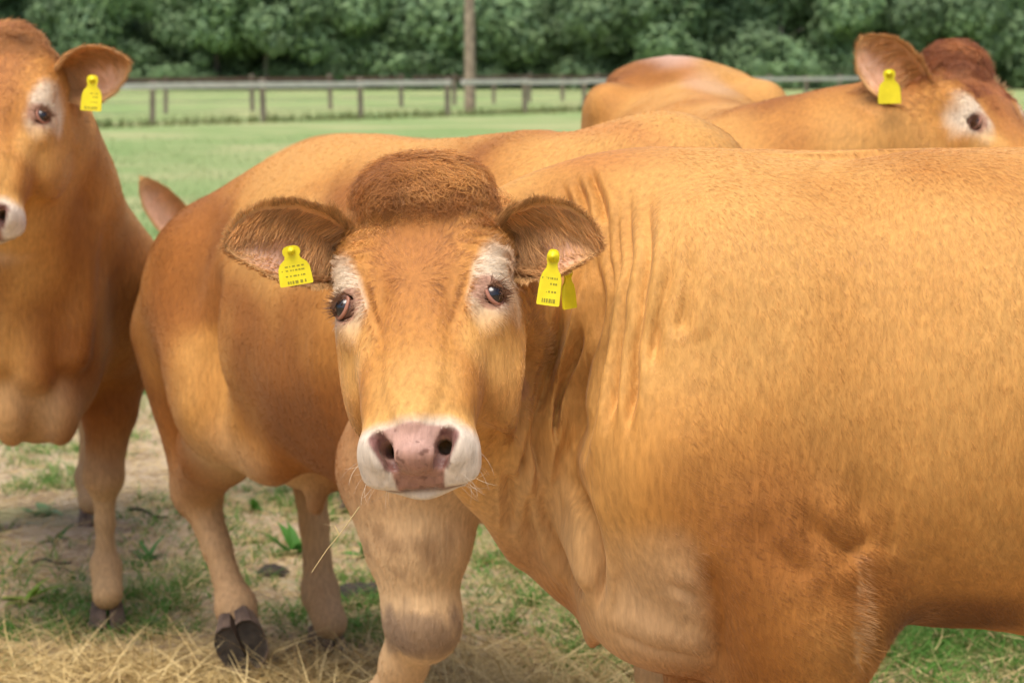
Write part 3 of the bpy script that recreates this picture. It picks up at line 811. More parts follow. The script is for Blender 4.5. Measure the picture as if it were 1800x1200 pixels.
# ------------------------------------------------------------------ the cow that looks into the lens, standing side-on
def main_cow():
    c = Cow('tan cow standing side-on, head turned to stare straight ahead, deep folds in its neck', (P(1370, 1150, 3.25)[0], 3.25), (-1, 0), 1.0, 11)
    S = c.S; d0 = 3.25
    def stn(px, yt, yb, lev, wd, lat=0.):
        x = -(P(px, 600, d0)[0]-c.O[0]); return [x, P(px, yt, d0)[2], P(px, yb, d0)[2], P(px, lev, d0)[2], wd, lat]
    st = [[-1.60, 1.19, 1.10, 1.14, .05, 0], [-1.55, 1.29, 1.02, 1.16, .16, 0], [-1.46, 1.36, .94, 1.14, .24, 0], [-1.30, 1.41, .84, 1.12, .285, 0],
          [-1.10, 1.42, .76, 1.06, .31, 0], [-.90, 1.41, .66, 1.00, .335, 0], [-.65, 1.40, .64, .98, .35, 0]]
    st += [stn(1800, 258, 1100, 700, .345), stn(1640, 264, 1075, 700, .325), stn(1520, 268, 1072, 690, .300), stn(1400, 266, 1118, 680, .285),
           stn(1300, 262, 1172, 670, .262), stn(1210, 258, 1186, 660, .235), stn(1140, 257, 1165, 650, .212), stn(1080, 262, 1118, 640, .182),
           stn(1030, 270, 1090, 630, .150), stn(980, 286, 1056, 610, .122), stn(930, 304, 1010, 600, .100), stn(890, 322, 975, 590, .098, .02),
           stn(850, 345, 890, 580, .10, .06), stn(800, 380, 820, 575, .08, .09), stn(765, 430, 740, 570, .05, .11)]
    c.torso(st, k=.05)
    c.foreleg(1, elbow=(.005, .77), knee=(.0, .42), fat=1.02, y=.215); c.foreleg(-1, elbow=(.03, .74), knee=(.10, .42), fet=(.10, .15), toe=(.19, 0))
    c.hindleg(1); c.hindleg(-1, hock=(-1.50, .5), fet=(-1.46, .15), toe=(-1.35, 0)); c.hips(); c.tail()
    c.ell((-1.02, 0, .62), (.16, .15, .12), .06)                     # udder
    near = lambda px, py, d=2.95: P(px, py, d)
    def E(px, py, d, r, k=.06, mode='u', tilt=0):
        ct, sn = math.cos(tilt), math.sin(tilt); A = np.array([[ct, 0, sn], [0, 1, 0], [-sn, 0, ct]])
        S.ell(P(px, py, d), r, A, k, mode)
    E(1290, 690, 3.06, (.16, .10, .25), .12, tilt=.15)               # shoulder blade
    E(1235, 880, 3.03, (.10, .09, .14), .09)                         # point of the shoulder
    E(1372, 960, 2.995, (.115, .10, .17), .05, tilt=.45)                # upper arm
    E(1640, 680, 3.10, (.30, .20, .29), .12)                         # rib cage
    E(1425, 905, 3.06, (.07, .08, .08), .06)
    E(1085, 1000, 3.12, (.07, .10, .12), .06, tilt=.3)               # brisket lobe
    E(1190, 1085, 3.10, (.11, .13, .075), .05, tilt=-.15)
    hx, hz = P(1520, 560, 3.0)[[0, 2]]
    S.ops.append((lambda p: (.022*np.exp(-((p[:, 0]-hx)/.085)**2-((p[:, 2]-hz)/.24)**2)*(p[:, 1] < 3.2)).astype(np.float32), arr(-1, 2, .4), arr(2.5, 4, 1.7), 0, 'disp'))
    E(1040, 1085, 3.19, (.016, .05, .045), .03)                      # dewlap edge
    # head
    poll = P(737, 350, 3.03)
    H = Head(poll, (-.004, -.66, -.75), (-.15, -.75, .64), .95); c.H = H
    sculpt_head(S, H, 1.15)
    S.cone(H.w(.02, .06, -.17), P(930, 560, 3.25), .105, .12, .06)   # nape into the neck
    S.cone(H.w(0, .24, -.20), P(930, 800, 3.24), .06, .11, .06)     # throat
    E(742, 338, 3.055, (.078, .075, .048), .06)                      # woolly topknot
    # skin folds where the neck bends
    folds = [  # line of each crease in the photo's pixels, width (m), depth (m)
        ([(940, 560), (934, 640), (918, 730), (905, 800)], .006, .012), ([(976, 545), (960, 640), (940, 720), (928, 810), (915, 900)], .006, .013),
        ([(1004, 470), (990, 590), (965, 690), (950, 770), (945, 910)], .006, .014), ([(1032, 550), (1012, 640), (985, 720), (972, 810)], .005, .011),
        ([(1052, 400), (1050, 520), (1035, 620), (1010, 720), (1003, 850)], .006, .014), ([(1076, 340), (1072, 470), (1055, 590), (1030, 720), (1022, 830)], .006, .013),
        ([(1099, 335), (1090, 450), (1070, 570), (1048, 690), (1040, 780)], .005, .012), ([(1118, 325), (1112, 430), (1095, 540), (1075, 660), (1062, 760)], .006, .011),
        ([(1152, 320), (1140, 430), (1120, 560), (1105, 650), (1092, 760)], .006, .009), ([(1182, 380), (1170, 480), (1150, 560), (1136, 650)], .008, .006),
        ([(985, 318), (1013, 400), (1022, 490)], .005, .004), ([(1010, 300), (1038, 380), (1040, 440)], .005, .004), ([(1040, 292), (1060, 350), (1066, 410)], .005, .005), ([(1215, 400), (1200, 500), (1185, 590)], .01, .004),
        ([(960, 860), (958, 940), (985, 1020), (1030, 1080)], .008, .009), ([(1045, 1110), (1055, 1030), (1040, 930), (1010, 850)], .007, .009),
        ([(900, 820), (895, 900), (905, 980)], .009, .007), ([(930, 880), (932, 960), (955, 1040)], .007, .006),
        ([(1062, 930), (1092, 1010), (1078, 1100)], .011, .002), ([(1228, 940), (1246, 1030), (1268, 1190)], .013, .006),
        ([(1160, 1000), (1200, 1018), (1226, 1060)], .007, .0014), ([(1178, 990), (1215, 1022), (1230, 1080)], .007, .0012),
        ([(1060, 1105), (1140, 1140), (1250, 1150)], .011, .003),
        ([(1378, 845), (1415, 900), (1455, 935), (1505, 955)], .013, .0055), ([(1488, 790), (1500, 880), (1510, 960)], .016, .003),
        ([(1540, 780), (1556, 880), (1548, 960)], .018, .0018), ([(1455, 1060), (1480, 1090), (1494, 1140)], .010, .002), ([(1300, 860), (1340, 930), (1420, 985)], .022, .0025)]
    FX = []
    for poly, wd, dp in folds:
        W3 = np.array([P(a, b, 3.0) for a, b in poly]); XZ = W3[:, [0, 2]]
        tt = np.linspace(0, len(XZ)-1, 20); XZ = np.stack([np.interp(tt, range(len(XZ)), XZ[:, i]) for i in (0, 1)], 1)
        for _ in range(3): XZ[1:-1] = (XZ[:-2]+XZ[1:-1]*2+XZ[2:])/4
        FX.append((XZ, wd, dp))
    def creases(p):
        out = np.zeros(len(p)); m0 = np.nonzero((p[:, 1] < 3.24) & (p[:, 0] > -.02) & (p[:, 2] < 1.42))[0]
        wob = np.stack([N1.fbm(p*14, 2), N2.fbm(p*14, 2)], 1)*.006
        for XZ, wd, dp in FX:
            mg = 6*wd; q = p[:, [0, 2]]+wob
            m = m0[((q[m0] > XZ.min(0)-mg) & (q[m0] < XZ.max(0)+mg)).all(1)]
            if not len(m): continue
            q = q[m]; best = np.full(len(m), 9.); bt = np.zeros(len(m))
            for i in range(len(XZ)-1):
                a, b = XZ[i], XZ[i+1]; ab = b-a; t = np.clip((q-a)@ab/(ab@ab), 0, 1)
                o = q-a-t[:, None]*ab; dd = np.hypot(o[:, 0], o[:, 1]); k = dd < best
                best[k] = dd[k]; bt[k] = ((i+t)/(len(XZ)-1))[k]
            env = sstep(0, .40, bt)*sstep(1.0, .80, bt)*1.1*(.75+.5*N3(np.stack([bt*4, bt*0+wd*999, bt*0], 1)))
            side = sstep(3.24, 3.16, p[m, 1])
            out[m] += 2.8*dp*env*side*(np.exp(-np.sqrt((best/wd)**2+.06))-.30*np.exp(-((best-2.6*wd)/(1.5*wd))**2))
        # fine brow and cheek wrinkles on the face
        h = H.loc(p); f = (h[:, 1] > -.02) & (h[:, 1] < .42) & (np.abs(h[:, 0]) < .16) & (h[:, 2] > -.14)
        k = np.nonzero(f)[0]; hh = h[k]; uu = np.abs(hh[:, 0])
        wv = np.sin(hh[:, 1]*230+6*N1.fbm(hh*18, 2)+uu*60)*sstep(.05, .085, uu)*sstep(.15, .11, hh[:, 1])*sstep(.0, .04, hh[:, 1])
        out[k] += .0022*wv+.003*np.exp(-((uu-.062+.25*(hh[:, 1]-.2))/.006)**2)*sstep(.14, .19, hh[:, 1])*sstep(.27, .22, hh[:, 1])
        return out
    def fine(cq): return ((cq[:, 0] > P(860, 600, 3.0)[0]) & (cq[:, 0] < P(1300, 600, 3.0)[0]) & (cq[:, 1] < 3.22) & (cq[:, 2] > .62)) | ((np.abs(H.loc(cq)[:, 0]) < .17) & (H.loc(cq)[:, 1] > -.05) & (H.loc(cq)[:, 1] < .5) & (H.loc(cq)[:, 2] > -.15))
    iz = lambda py: P(900, py, 3.0)[2]; ix = lambda px: P(px, 600, 3.0)[0]
    def paint(p):
        k = np.tile(TAN, (len(p), 1)); X, Z = p[:, 0], p[:, 2]; n1 = N2.fbm(p*3.2+3, 3); n2 = N3.fbm(p*9, 2)
        k *= (1+.16*N1.fbm(p*np.array([13, 13, 7]), 3))[:, None]
        k = lerp(k, DEEP, sstep(.0, .60, n1+.3*n2+.36*sstep(1.10, .78, Z))*.7)  # deep mottling, plus shading painted in toward the underside
        k = lerp(k, PALE, sstep(-.1, .5, -n1+.36*sstep(.95, 1.35, Z))*.75)  # pale mottling, plus a highlight painted along the back
        blob = lambda px, py, rx, ry: np.hypot((X-ix(px))/rx, (Z-iz(py))/ry)
        edge = np.interp(Z, [iz(1200), iz(1050), iz(950), iz(880)], [ix(1280), ix(1240), ix(1205), ix(1190)])
        k = lerp(k, CREAM, sstep(1.25, .3, blob(1160, 1065, .14, .12)+.4*n2)*sstep(.025, -.02, X-edge+.02*n2)*.6)   # pale brisket
        k = lerp(k, CREAM*.9, sstep(1.1, .2, blob(930, 960, .10, .16)+.3*n2)*.45)
        k = lerp(k, DEEP*.85, sstep(1.1, .2, blob(1340, 860, .17, .13)+.3*n2)*.45)           # darker arm
        k = lerp(k, DEEP*.55, sstep(1.1, .3, blob(1660, 1090, .15, .06)+.4*n2)*.8)           # dark belly hair, deepened to paint in its shadow
        k = lerp(k, CREAM*1.1, sstep(1.1, .5, blob(1500, 1060, .010, .09)+.7*n2)*.5)          # pale fringe at the elbow
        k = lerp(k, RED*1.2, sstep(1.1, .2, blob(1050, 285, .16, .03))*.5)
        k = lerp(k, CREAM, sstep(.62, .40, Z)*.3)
        return k
    def dens(cc, n): return np.where(n[:, 1] < .25, 1., .12)*np.where(cc[:, 0] > 1.1, .3, 1.)
    def direc(p, n):
        d = np.tile(arr(.32, 0, -1.), (len(p), 1))
        X, Z = p[:, 0], p[:, 2]
        b = np.hypot((X-ix(1500))/.12, (Z-iz(1020))/.12); d = d+np.exp(-b**2)[:, None]*arr(1.4, -.3, .3)
        b = np.hypot((X-ix(1230))/.14, (Z-iz(900))/.12); d = d+np.exp(-b**2)[:, None]*arr(1.0, 0, .3)
        b = sstep(ix(1120), ix(950), X); d = d+b[:, None]*arr(-.2, 0, -.2)
        return d
    def lenf(p, n):
        X, Z = p[:, 0], p[:, 2]
        L = .0042+.0088*sstep(ix(1090), ix(1220), X)
        L = L+.014*np.exp(-(np.hypot((X-ix(1500))/.05, (Z-iz(1060))/.10))**2)+.012*sstep(iz(1040), iz(1110), Z)*(X > ix(1510))
        return L
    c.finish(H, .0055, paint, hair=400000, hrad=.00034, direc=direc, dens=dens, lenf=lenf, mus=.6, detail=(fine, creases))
    curls(c, H, 13000, .115, arr(.42, .165, .038), arr(.68, .32, .085), .00045, 77)
    cq, nq, _ = quad_frames(c.V, c.Q); lq = H.loc(cq)
    lip = (lq[:, 1] > .425) & (np.abs(lq[:, 0]) > .045) & (lq[:, 2] < -.055) & (np.abs(lq[:, 0]) < .1) & (lq[:, 2] > -.13)
    grow('whiskers', c.V, c.Q[lip], 34, lambda cc, n: np.ones(len(cc)), lambda p, n: np.full(len(p), .030), lambda p, n: np.outer(np.sign(H.loc(p)[:, 0]), H.u)*.6+H.v*.9, lambda p: np.tile(arr(.75, .66, .52), (len(p), 1)),
         c.root, M['fur'], lift=1.1, radius=.00017, seed=5, npt=6, jit=.5)
    # face
    make_eye(c.root, H, 1, H.d(.45, .48, .74)); make_eye(c.root, H, -1, H.d(-.55, .46, .70))
    eL = make_ear(c.root, H, 1, P(960, 396, 2.98), P(1054, 436, 2.96), (-.16, -.96, .06), .055, 21, 7000, curl=.12)
    eR = make_ear(c.root, H, -1, P(500, 398, 2.98), P(398, 436, 2.93), (.06, -.96, .16), .057, 22, 8000)
    make_tag(eL, P(974, 438, 2.90), (-.10, 0, -1), (-.25, -1, .05), .074, .031, seed=3)
    make_tag(eL, P(998, 470, 2.99), (.02, .02, -1), (.75, -.66, 0), .056, .028, stroke=False)
    make_tag(eR, P(510, 432, 2.90), (.16, .0, -1), (.15, -1, .1), .052, .044, seed=5)
    return c


def neck(c, H, base=(.24, 0, 1.06), up=.05, r0=.24, r1=.115, dew=True, bend=None):
    """tapering neck with crest and dewlap between the withers and the back of the head"""
    a = c.w(*base); b = H.w(0, .07, -.15); m = (a+b)/2+arr(0, 0, up) if bend is None else np.asarray(bend, float)
    pts = [(1-t)**2*a+2*t*(1-t)*m+t*t*b for t in np.linspace(0, 1, 6)]; rad = np.linspace(r0, r1, 6)*c.s
    c.S.chain(pts, rad, .07)
    a2 = c.w(base[0]+.06, base[1], base[2]-.27); b2 = H.w(0, .22, -.19); m2 = (a2+b2)/2-arr(0, 0, .04)
    pts = [(1-t)**2*a2+2*t*(1-t)*m2+t*t*b2 for t in np.linspace(0, 1, 6)]; rad = np.linspace(.17, .06, 6)*c.s
    c.S.chain(pts, rad, .09)

def herd_paint(c, blobs=(), seed=0.):
    def paint(p):
        q = c.loc(p); k = np.tile(TAN, (len(p), 1)); n1 = N2.fbm(q*2.6+seed, 3); n2 = N3.fbm(q*8+seed, 2); z = q[:, 2]
        k = lerp(k, DEEP*.95, sstep(-.12, .5, n1+.35*n2+.40*sstep(1.15, .72, z))*.85); k *= (1+.16*N1.fbm(q*np.array([17, 17, 8])+seed, 3))[:, None]  # dark patches of hide; shade painted in lower down the body
        k = lerp(k, PALE, sstep(.0, .5, -n1+.3*sstep(1.05, 1.35, z))*.6)  # pale patches of hide; lit upper back painted in
        k = lerp(k, CREAM*.9, sstep(.62, .30, z+.06*n2)*.75)
        k = lerp(k, RED*1.2, sstep(.05, .0, np.abs(q[:, 1]))*sstep(1.30, 1.40, z)*.5)
        for (x, y, zz, rx, ry, rz, colr, am) in blobs:
            b = np.sqrt(((q[:, 0]-x)/rx)**2+((q[:, 1]-y)/ry)**2+((z-zz)/rz)**2)
            k = lerp(k, np.asarray(colr), sstep(1.1, .35, b+(.3*n2 if colr[0] > .3 or colr[1] < .13 else .9*(n2*.4+1.3*N1.fbm(q*np.array([26, 26, 17]), 3))))*am)
        return k
    return paint

def walking_cow():
    c = Cow('tan cow walking up from behind, one hind foot lifted to show its sole', (.03, 4.44), (.52, -.855), 1.0, 31)
    st = [[-1.60, .98, .92, .95, .05, 0], [-1.56, 1.05, .88, .96, .14, 0], [-1.48, 1.13, .85, .97, .20, 0], [-1.34, 1.21, .80, .96, .235, 0],
          [-1.15, 1.29, .74, .94, .265, 0], [-.95, 1.345, .64, .93, .30, 0], [-.70, 1.365, .575, .92, .33, 0], [-.40, 1.36, .565, .92, .335, 0],
          [-.12, 1.375, .585, .93, .305, 0], [.08, 1.385, .575, .94, .275, 0], [.22, 1.36, .55, .93, .250, 0], [.34, 1.28, .56, .92, .205, 0],
          [.44, 1.16, .63, .89, .13, 0], [.48, 1.02, .74, .88, .05, 0]]
    c.torso(st, ntop=1.8)
    c.foreleg(-1, elbow=(.02, .74), knee=(.06, .445), fet=(-.08, .23), toe=(-.11, .10), fat=1.19, y=.270, ys=(.28, .28), sole=c.A[0]*-.7-c.A[2]*.7, sh=(.95, .25))
    c.foreleg(1, knee=(.13, .41), fet=(.14, .15), toe=(.23, 0.), y=.24, sh=(.95, .25))
    c.hindleg(-1, stifle=(-.96, .74), hock=(-1.36, .45), fet=(-1.22, .175), toe=(-1.12, .045), sole=(.05, -1, -.10), ys=(.03, .03, .06), hip=(.98, .19, .25), hy=.12)
    c.hindleg(1, hock=(-1.40, .50), fet=(-1.34, .15), toe=(-1.23, 0.), ys=(-.03, .02, .03), hip=(.98, .19, .25), hy=.12)
    c.ell((-.93, 0, .62), (.18, .16, .11), .05)                     # udder
    for g in (-1, 1): c.cone((-.84, g*.06, .55), (-.84, g*.065, .49), .026, .018, .03)
    c.ell((-.80, -.20, .66), (.14, .06, .10), .06)
    c.ell((-1.02, -.27, .80), (.11, .06, .13), .06)                 # stifle muscle
    c.ell((-.86, -.325, .84), (.04, .055, .22), .05, 'sub')         # flank hollow
    c.ell((-.20, -.33, .95), (.05, .03, .26), .07, 'sub')           # behind the shoulder
    H = Head((.80, 4.35, 1.13), (.75, -.15, -.62), (.5, -.3, .8), .95)
    sculpt_head(c.S, H); neck(c, H, up=.12)
    c.ell((.33, .10, 1.30), (.18, .16, .13), .10)                   # crest of the neck
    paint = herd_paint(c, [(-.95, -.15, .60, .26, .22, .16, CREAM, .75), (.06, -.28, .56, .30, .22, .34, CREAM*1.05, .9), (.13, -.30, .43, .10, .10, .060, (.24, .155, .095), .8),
                           (.02, -.38, .41, .10, .10, .055, (.27, .18, .115), .7), (.10, -.33, .60, .10, .10, .050, (.25, .135, .06), .7), (-.35, -.3, .74, .34, .25, .17, DEEP*.8, .85),  # deep blobs paint belly and thigh shading into the hide
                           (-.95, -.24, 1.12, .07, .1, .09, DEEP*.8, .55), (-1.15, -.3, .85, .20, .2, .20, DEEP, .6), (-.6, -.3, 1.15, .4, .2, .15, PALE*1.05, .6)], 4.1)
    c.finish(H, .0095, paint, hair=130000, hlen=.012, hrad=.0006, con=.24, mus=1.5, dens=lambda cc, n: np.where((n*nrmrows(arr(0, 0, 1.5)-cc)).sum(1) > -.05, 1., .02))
    make_eye(c.root, H, 1, H.d(.8, .1, .6)); make_eye(c.root, H, -1, H.d(-.8, .1, .6))
    for g in (-1, 1): make_ear(c.root, H, g, H.w(g*.20, .03, -.08), H.w(g*.30, .08, -.09), H.d(0, .3, .9), .062, 40+g, 400)
    return c

def left_cow():
    c = Cow('tan cow facing forward beside the fence end, head high, yellow tag in its ear', (-1.30, 5.95), (.23, -.97), 1.0, 51)
    c.torso(ntop=1.5, wide=.80)
    for g in (-1, 1): c.foreleg(g, y=.205, sh=(.92, .22), fat=.88); c.hindleg(g, hip=(.96, .18, .22), y=.25 if g > 0 else .2, hy=.12)
    c.hips(1.20, False); c.tail()
    c.ell((.36, 0, .75), (.13, .16, .16), .07)                      # brisket
    for g in (-1, 1): c.ell((.43, g*.060, .665), (.070, .052, .10), .03)
    H = Head(P(2, 82, 5.32), (-.03, -.50, -.86), (-.10, -.86, .5), 1.08); c.red = .1
    sculpt_head(c.S, H, 1.1); neck(c, H, base=(.22, 0, 1.10), up=.0, r0=.25, r1=.12)
    c.S.ell(H.w(0, -.035, -.05), arr(.06, .045, .05), H.A, .03)
    c.cone((.46, 0, 1.08), (.50, 0, .76), .030, .045, .025)
    for g in (-1, 1):
        c.cone((.44, g*.12, 1.12), (.47, g*.09, .80), .045, .045, .03)
    paint = herd_paint(c, [(.40, 0, .66, .2, .20, .14, CREAM*.8, .55), (.3, .26, .95, .25, .14, .24, DEEP*.8, .8), (.45, -.12, 1.0, .2, .12, .2, DEEP*.85, .7), (.48, .1, 1.12, .15, .08, .2, DEEP*.9, .6), (.0, .2, .35, .12, .1, .22, CREAM*.95, .5)], 9.7)  # deep blobs are painted shading on shoulder, neck sides and chest
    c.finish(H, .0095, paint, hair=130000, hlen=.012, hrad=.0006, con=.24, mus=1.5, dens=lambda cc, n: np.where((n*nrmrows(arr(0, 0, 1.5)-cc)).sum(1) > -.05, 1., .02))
    curls(c, H, 6000, .06, arr(.36, .145, .04), arr(.52, .24, .07), .0007, 79)
    make_eye(c.root, H, 1, H.d(.50, .4, .74)); make_eye(c.root, H, -1, H.d(-.5, .4, .74))
    e = make_ear(c.root, H, 1, P(168, 120, 5.35), P(228, 112, 5.33), (-.15, -.9, -.35), .072, 61, 3000, curl=.2)
    make_ear(c.root, H, -1, H.w(-.20, .03, -.08), H.w(-.30, .08, -.09), H.d(0, .2, .95), .072, 62, 800)
    make_tag(e, P(163, 132, 5.25), (-.06, 0, -1), (-.2, -1, .1), .084, .052, seed=9)
    return c

def right_cow():
    c = Cow('tan cow standing behind, red curls on its brow, head turned aside, pale tail head', (.615, 6.0), (.05, -1), 1.06, 71)
    st = [[-1.62, 1.22, 1.12, 1.16, .05, 0], [-1.58, 1.33, 1.02, 1.18, .16, 0], [-1.50, 1.40, .94, 1.16, .235, 0], [-1.35, 1.42, .84, 1.12, .285, 0],
          [-1.15, 1.41, .74, 1.08, .305, 0], [-.95, 1.385, .64, 1.03, .325, 0], [-.70, 1.355, .575, .98, .345, 0], [-.40, 1.325, .565, .94, .340, 0],
          [-.12, 1.32, .585, .95, .300, 0], [.08, 1.325, .575, .95, .270, 0], [.22, 1.30, .55, .93, .245, 0], [.34, 1.22, .56, .90, .20, 0],
          [.44, 1.12, .63, .88, .13, 0], [.48, 1.0, .74, .87, .05, 0]]
    c.torso(st, ntop=1.85, wide=1.06)
    for g in (-1, 1): c.foreleg(g, sh=(.95, .25)); c.hindleg(g, hip=(1.03, .21, .27))
    c.hips(1.31, False); c.tail(); c.ell((-1.40, 0, 1.37), (.22, .17, .05), .16); c.ell((-1.52, 0, 1.43), (.06, .02, .03), .05)
    H = Head(P(1700, 118, 5.62), (.46, -.52, -.72), (.62, -.58, .50), 1.08); c.red = .9
    sculpt_head(c.S, H, 1.3); neck(c, H, base=(.15, 0, 1.06), r0=.24, r1=.13, bend=P(1440, 300, 5.75))
    c.S.ell(H.w(0, -.015, -.02), arr(.088, .075, .062), H.A, .04)
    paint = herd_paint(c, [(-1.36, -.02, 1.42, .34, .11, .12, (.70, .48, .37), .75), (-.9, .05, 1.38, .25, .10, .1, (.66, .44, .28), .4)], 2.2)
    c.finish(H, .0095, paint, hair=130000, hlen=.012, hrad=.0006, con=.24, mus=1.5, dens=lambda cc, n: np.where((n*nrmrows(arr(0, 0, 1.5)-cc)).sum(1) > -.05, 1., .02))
    curls(c, H, 9000, .16, arr(.30, .095, .030), arr(.48, .185, .06), .0007, 78)
    make_eye(c.root, H, 1, H.d(.62, .3, .72)); make_eye(c.root, H, -1, H.d(-.62, .3, .72), .55)
    e = make_ear(c.root, H, -1, P(1545, 115, 5.60), P(1515, 66, 5.58), (.1, -1, -.05), .075, 81, 3000, curl=.1)
    make_ear(c.root, H, 1, H.w(.20, .03, -.08), H.w(.30, .08, -.09), H.d(0, .2, .95), .072, 82, 800)
    make_tag(e, P(1563, 122, 5.5), (.03, 0, -1), (-.1, -1, .1), .084, .056, stroke=False)
    return c

def hidden_cow():
    c = Cow('cow hidden behind the walking one, only a bare pink ear tip showing over its flank', (-.52, 7.75), (-1, -.05), .93, 91)
    c.torso()
    for g in (-1, 1): c.foreleg(g); c.hindleg(g)
    c.hips(); c.tail()
    H = Head(P(352, 402, 7.70), (-.45, .25, -.85), (-.85, .1, .45), .95); sculpt_head(c.S, H); neck(c, H, up=.02)
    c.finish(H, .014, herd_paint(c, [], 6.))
    make_eye(c.root, H, 1, H.d(.8, .1, .6)); make_eye(c.root, H, -1, H.d(-.8, .1, .6))
    e = make_ear(c.root, H, 1, P(285, 372, 7.55), P(248, 312, 7.5), (.35, -.9, .1), .066, 95, 1500, base=(.09, .05, -.08), long=.3)
    make_ear(c.root, H, -1, H.w(-.20, .03, -.08), H.w(-.30, .08, -.09), H.d(0, .2, .95), .062, 96, 0)
    return c


# ================================================================== the setting
def ground_sheet():
    xs = np.concatenate([-np.geomspace(4, 400, 40)[::-1], np.linspace(-3.95, 3.95, 170), np.geomspace(4, 400, 40)])
    ys = np.concatenate([np.linspace(-20, 4.6, 12), np.linspace(4.7, 11, 150), np.geomspace(11.05, 700, 110)])
    X, Y = np.meshgrid(xs, ys, indexing='ij')
    p = np.stack([X.ravel(), Y.ravel(), np.zeros(X.size)], 1)
    near = sstep(16, 9, p[:, 1])*sstep(5, 3, np.abs(p[:, 0]))
    p[:, 2] = near*(.022*N1.fbm(p*2.2, 3)+.012*N2.fbm(p*9, 2))-.012*near
    n, m = len(xs), len(ys); i, j = np.meshgrid(np.arange(n-1), np.arange(m-1), indexing='ij')
    a = (i*m+j).ravel(); Q = np.stack([a, a+m, a+m+1, a+1], 1)
    mt, nn, l, b = new_mat('field_soil_and_grass')
    b.inputs['Roughness'].default_value = .95; b.inputs['Specular IOR Level'].default_value = .1
    geo = nn.new('ShaderNodeNewGeometry'); sep = nn.new('ShaderNodeSeparateXYZ'); l.new(geo.outputs['Position'], sep.inputs[0])
    def noise(scale, detail=5, rough=.6):
        t = nn.new('ShaderNodeTexNoise'); t.inputs['Scale'].default_value = scale; t.inputs['Detail'].default_value = detail; t.inputs['Roughness'].default_value = rough
        l.new(geo.outputs['Position'], t.inputs['Vector']); return t.outputs['Fac']
    def ramp(src, lo, hi):
        r = nn.new('ShaderNodeMapRange'); r.inputs[1].default_value = lo; r.inputs[2].default_value = hi; r.interpolation_type = 'SMOOTHSTEP'; l.new(src, r.inputs[0]); return r.outputs[0]
    def mix(f, a_, b_):
        m_ = nn.new('ShaderNodeMix'); m_.data_type = 'RGBA'; l.new(f, m_.inputs['Factor'])
        for k, v in (('A', a_), ('B', b_)):
            if isinstance(v, tuple): m_.inputs[k].default_value = (*v, 1)
            else: l.new(v, m_.inputs[k])
        return m_.outputs['Result']
    def math_(op, a_, b_):
        m_ = nn.new('ShaderNodeMath'); m_.operation = op
        for k, v in ((0, a_), (1, b_)):
            if isinstance(v, (int, float)): m_.inputs[k].default_value = v
            else: l.new(v, m_.inputs[k])
        return m_.outputs[0]
    soil = mix(ramp(noise(5), .35, .68), (.37, .255, .15), (.54, .41, .265))
    soil = mix(ramp(noise(34, 6, .7), .42, .62), soil, (.60, .48, .32))
    soil = mix(ramp(noise(16, 5, .7), .60, .72), soil, (.20, .13, .08))
    turf = mix(ramp(noise(.35, 4), .35, .65), (.19, .285, .095), (.245, .325, .125))
    turf = mix(ramp(noise(.16, 5, .65), .44, .62), turf, (.38, .375, .18))
    turf = mix(ramp(noise(3.0, 5, .75), .45, .70), turf, (.30, .345, .145))
    turf = mix(ramp(noise(11, 5, .8), .52, .70), turf, (.18, .23, .07))
    edge = math_('ADD', sep.outputs['Y'], math_('MULTIPLY', noise(.8, 4), 7.0))
    patch = math_('MULTIPLY', ramp(noise(1.5, 5, .65), .53, .66), .55)
    f = math_('MAXIMUM', ramp(edge, 12.5, 17.0), patch)
    l.new(mix(f, soil, turf), b.inputs['Base Color'])
    bp = nn.new('ShaderNodeBump'); bp.inputs['Strength'].default_value = .8; bp.inputs['Distance'].default_value = .02
    l.new(noise(45, 6, .75), bp.inputs['Height']); l.new(bp.outputs[0], b.inputs['Normal'])
    o = mesh_obj('ground', p, Q, mt); o['kind'] = 'structure'
    return o
def gz(p):
    near = sstep(16, 9, p[:, 1])*sstep(5, 3, np.abs(p[:, 0])); q = p*1.; q[:, 2] = 0
    return near*(.022*N1.fbm(q*2.2, 3)+.012*N2.fbm(q*9, 2))-.012*near

def strips(name, base, dirn, length, width, bend, cols, mat, label, cat, seg=3, kind='stuff', side=None):
    """many thin tapering blades as one mesh"""
    n = len(base); r = np.random.default_rng(n)
    az = r.random(n)*6.283
    sd = np.stack([np.cos(az), np.sin(az), np.zeros(n)], 1) if side is None else side
    V = np.zeros((n, (seg+1)*2, 3)); 
    for k in range(seg+1):
        t = k/seg
        c = base+dirn*(length*t)[:, None]+bend*(length*t*t)[:, None]
        w_ = (width*(1-.85*t if k < seg else .08))[:, None]
        V[:, 2*k] = c-sd*w_/2; V[:, 2*k+1] = c+sd*w_/2
    b0 = (np.arange(n)*(seg+1)*2)[:, None]
    Q = np.concatenate([b0+np.array([[2*k, 2*k+1, 2*k+3, 2*k+2]]) for k in range(seg)], 0)
    o = mesh_obj(name, V.reshape(-1, 3), Q, mat)
    set_color(o.data, 'tint', np.repeat(np.clip(cols, 0, 1), (seg+1)*2, 0))
    tag(o, label, cat, None, kind)
    return o

def px_area(n, x0, x1, y0, y1, r):
    """ground points spread over the stretch of field that these pixels look at"""
    px = r.uniform(x0, x1, n); py = r.uniform(y0, y1, n); d = F_PX*CAM_H/(py-118)
    return np.stack([(px-900)/F_PX*d*1.0, d, np.zeros(n)], 1)

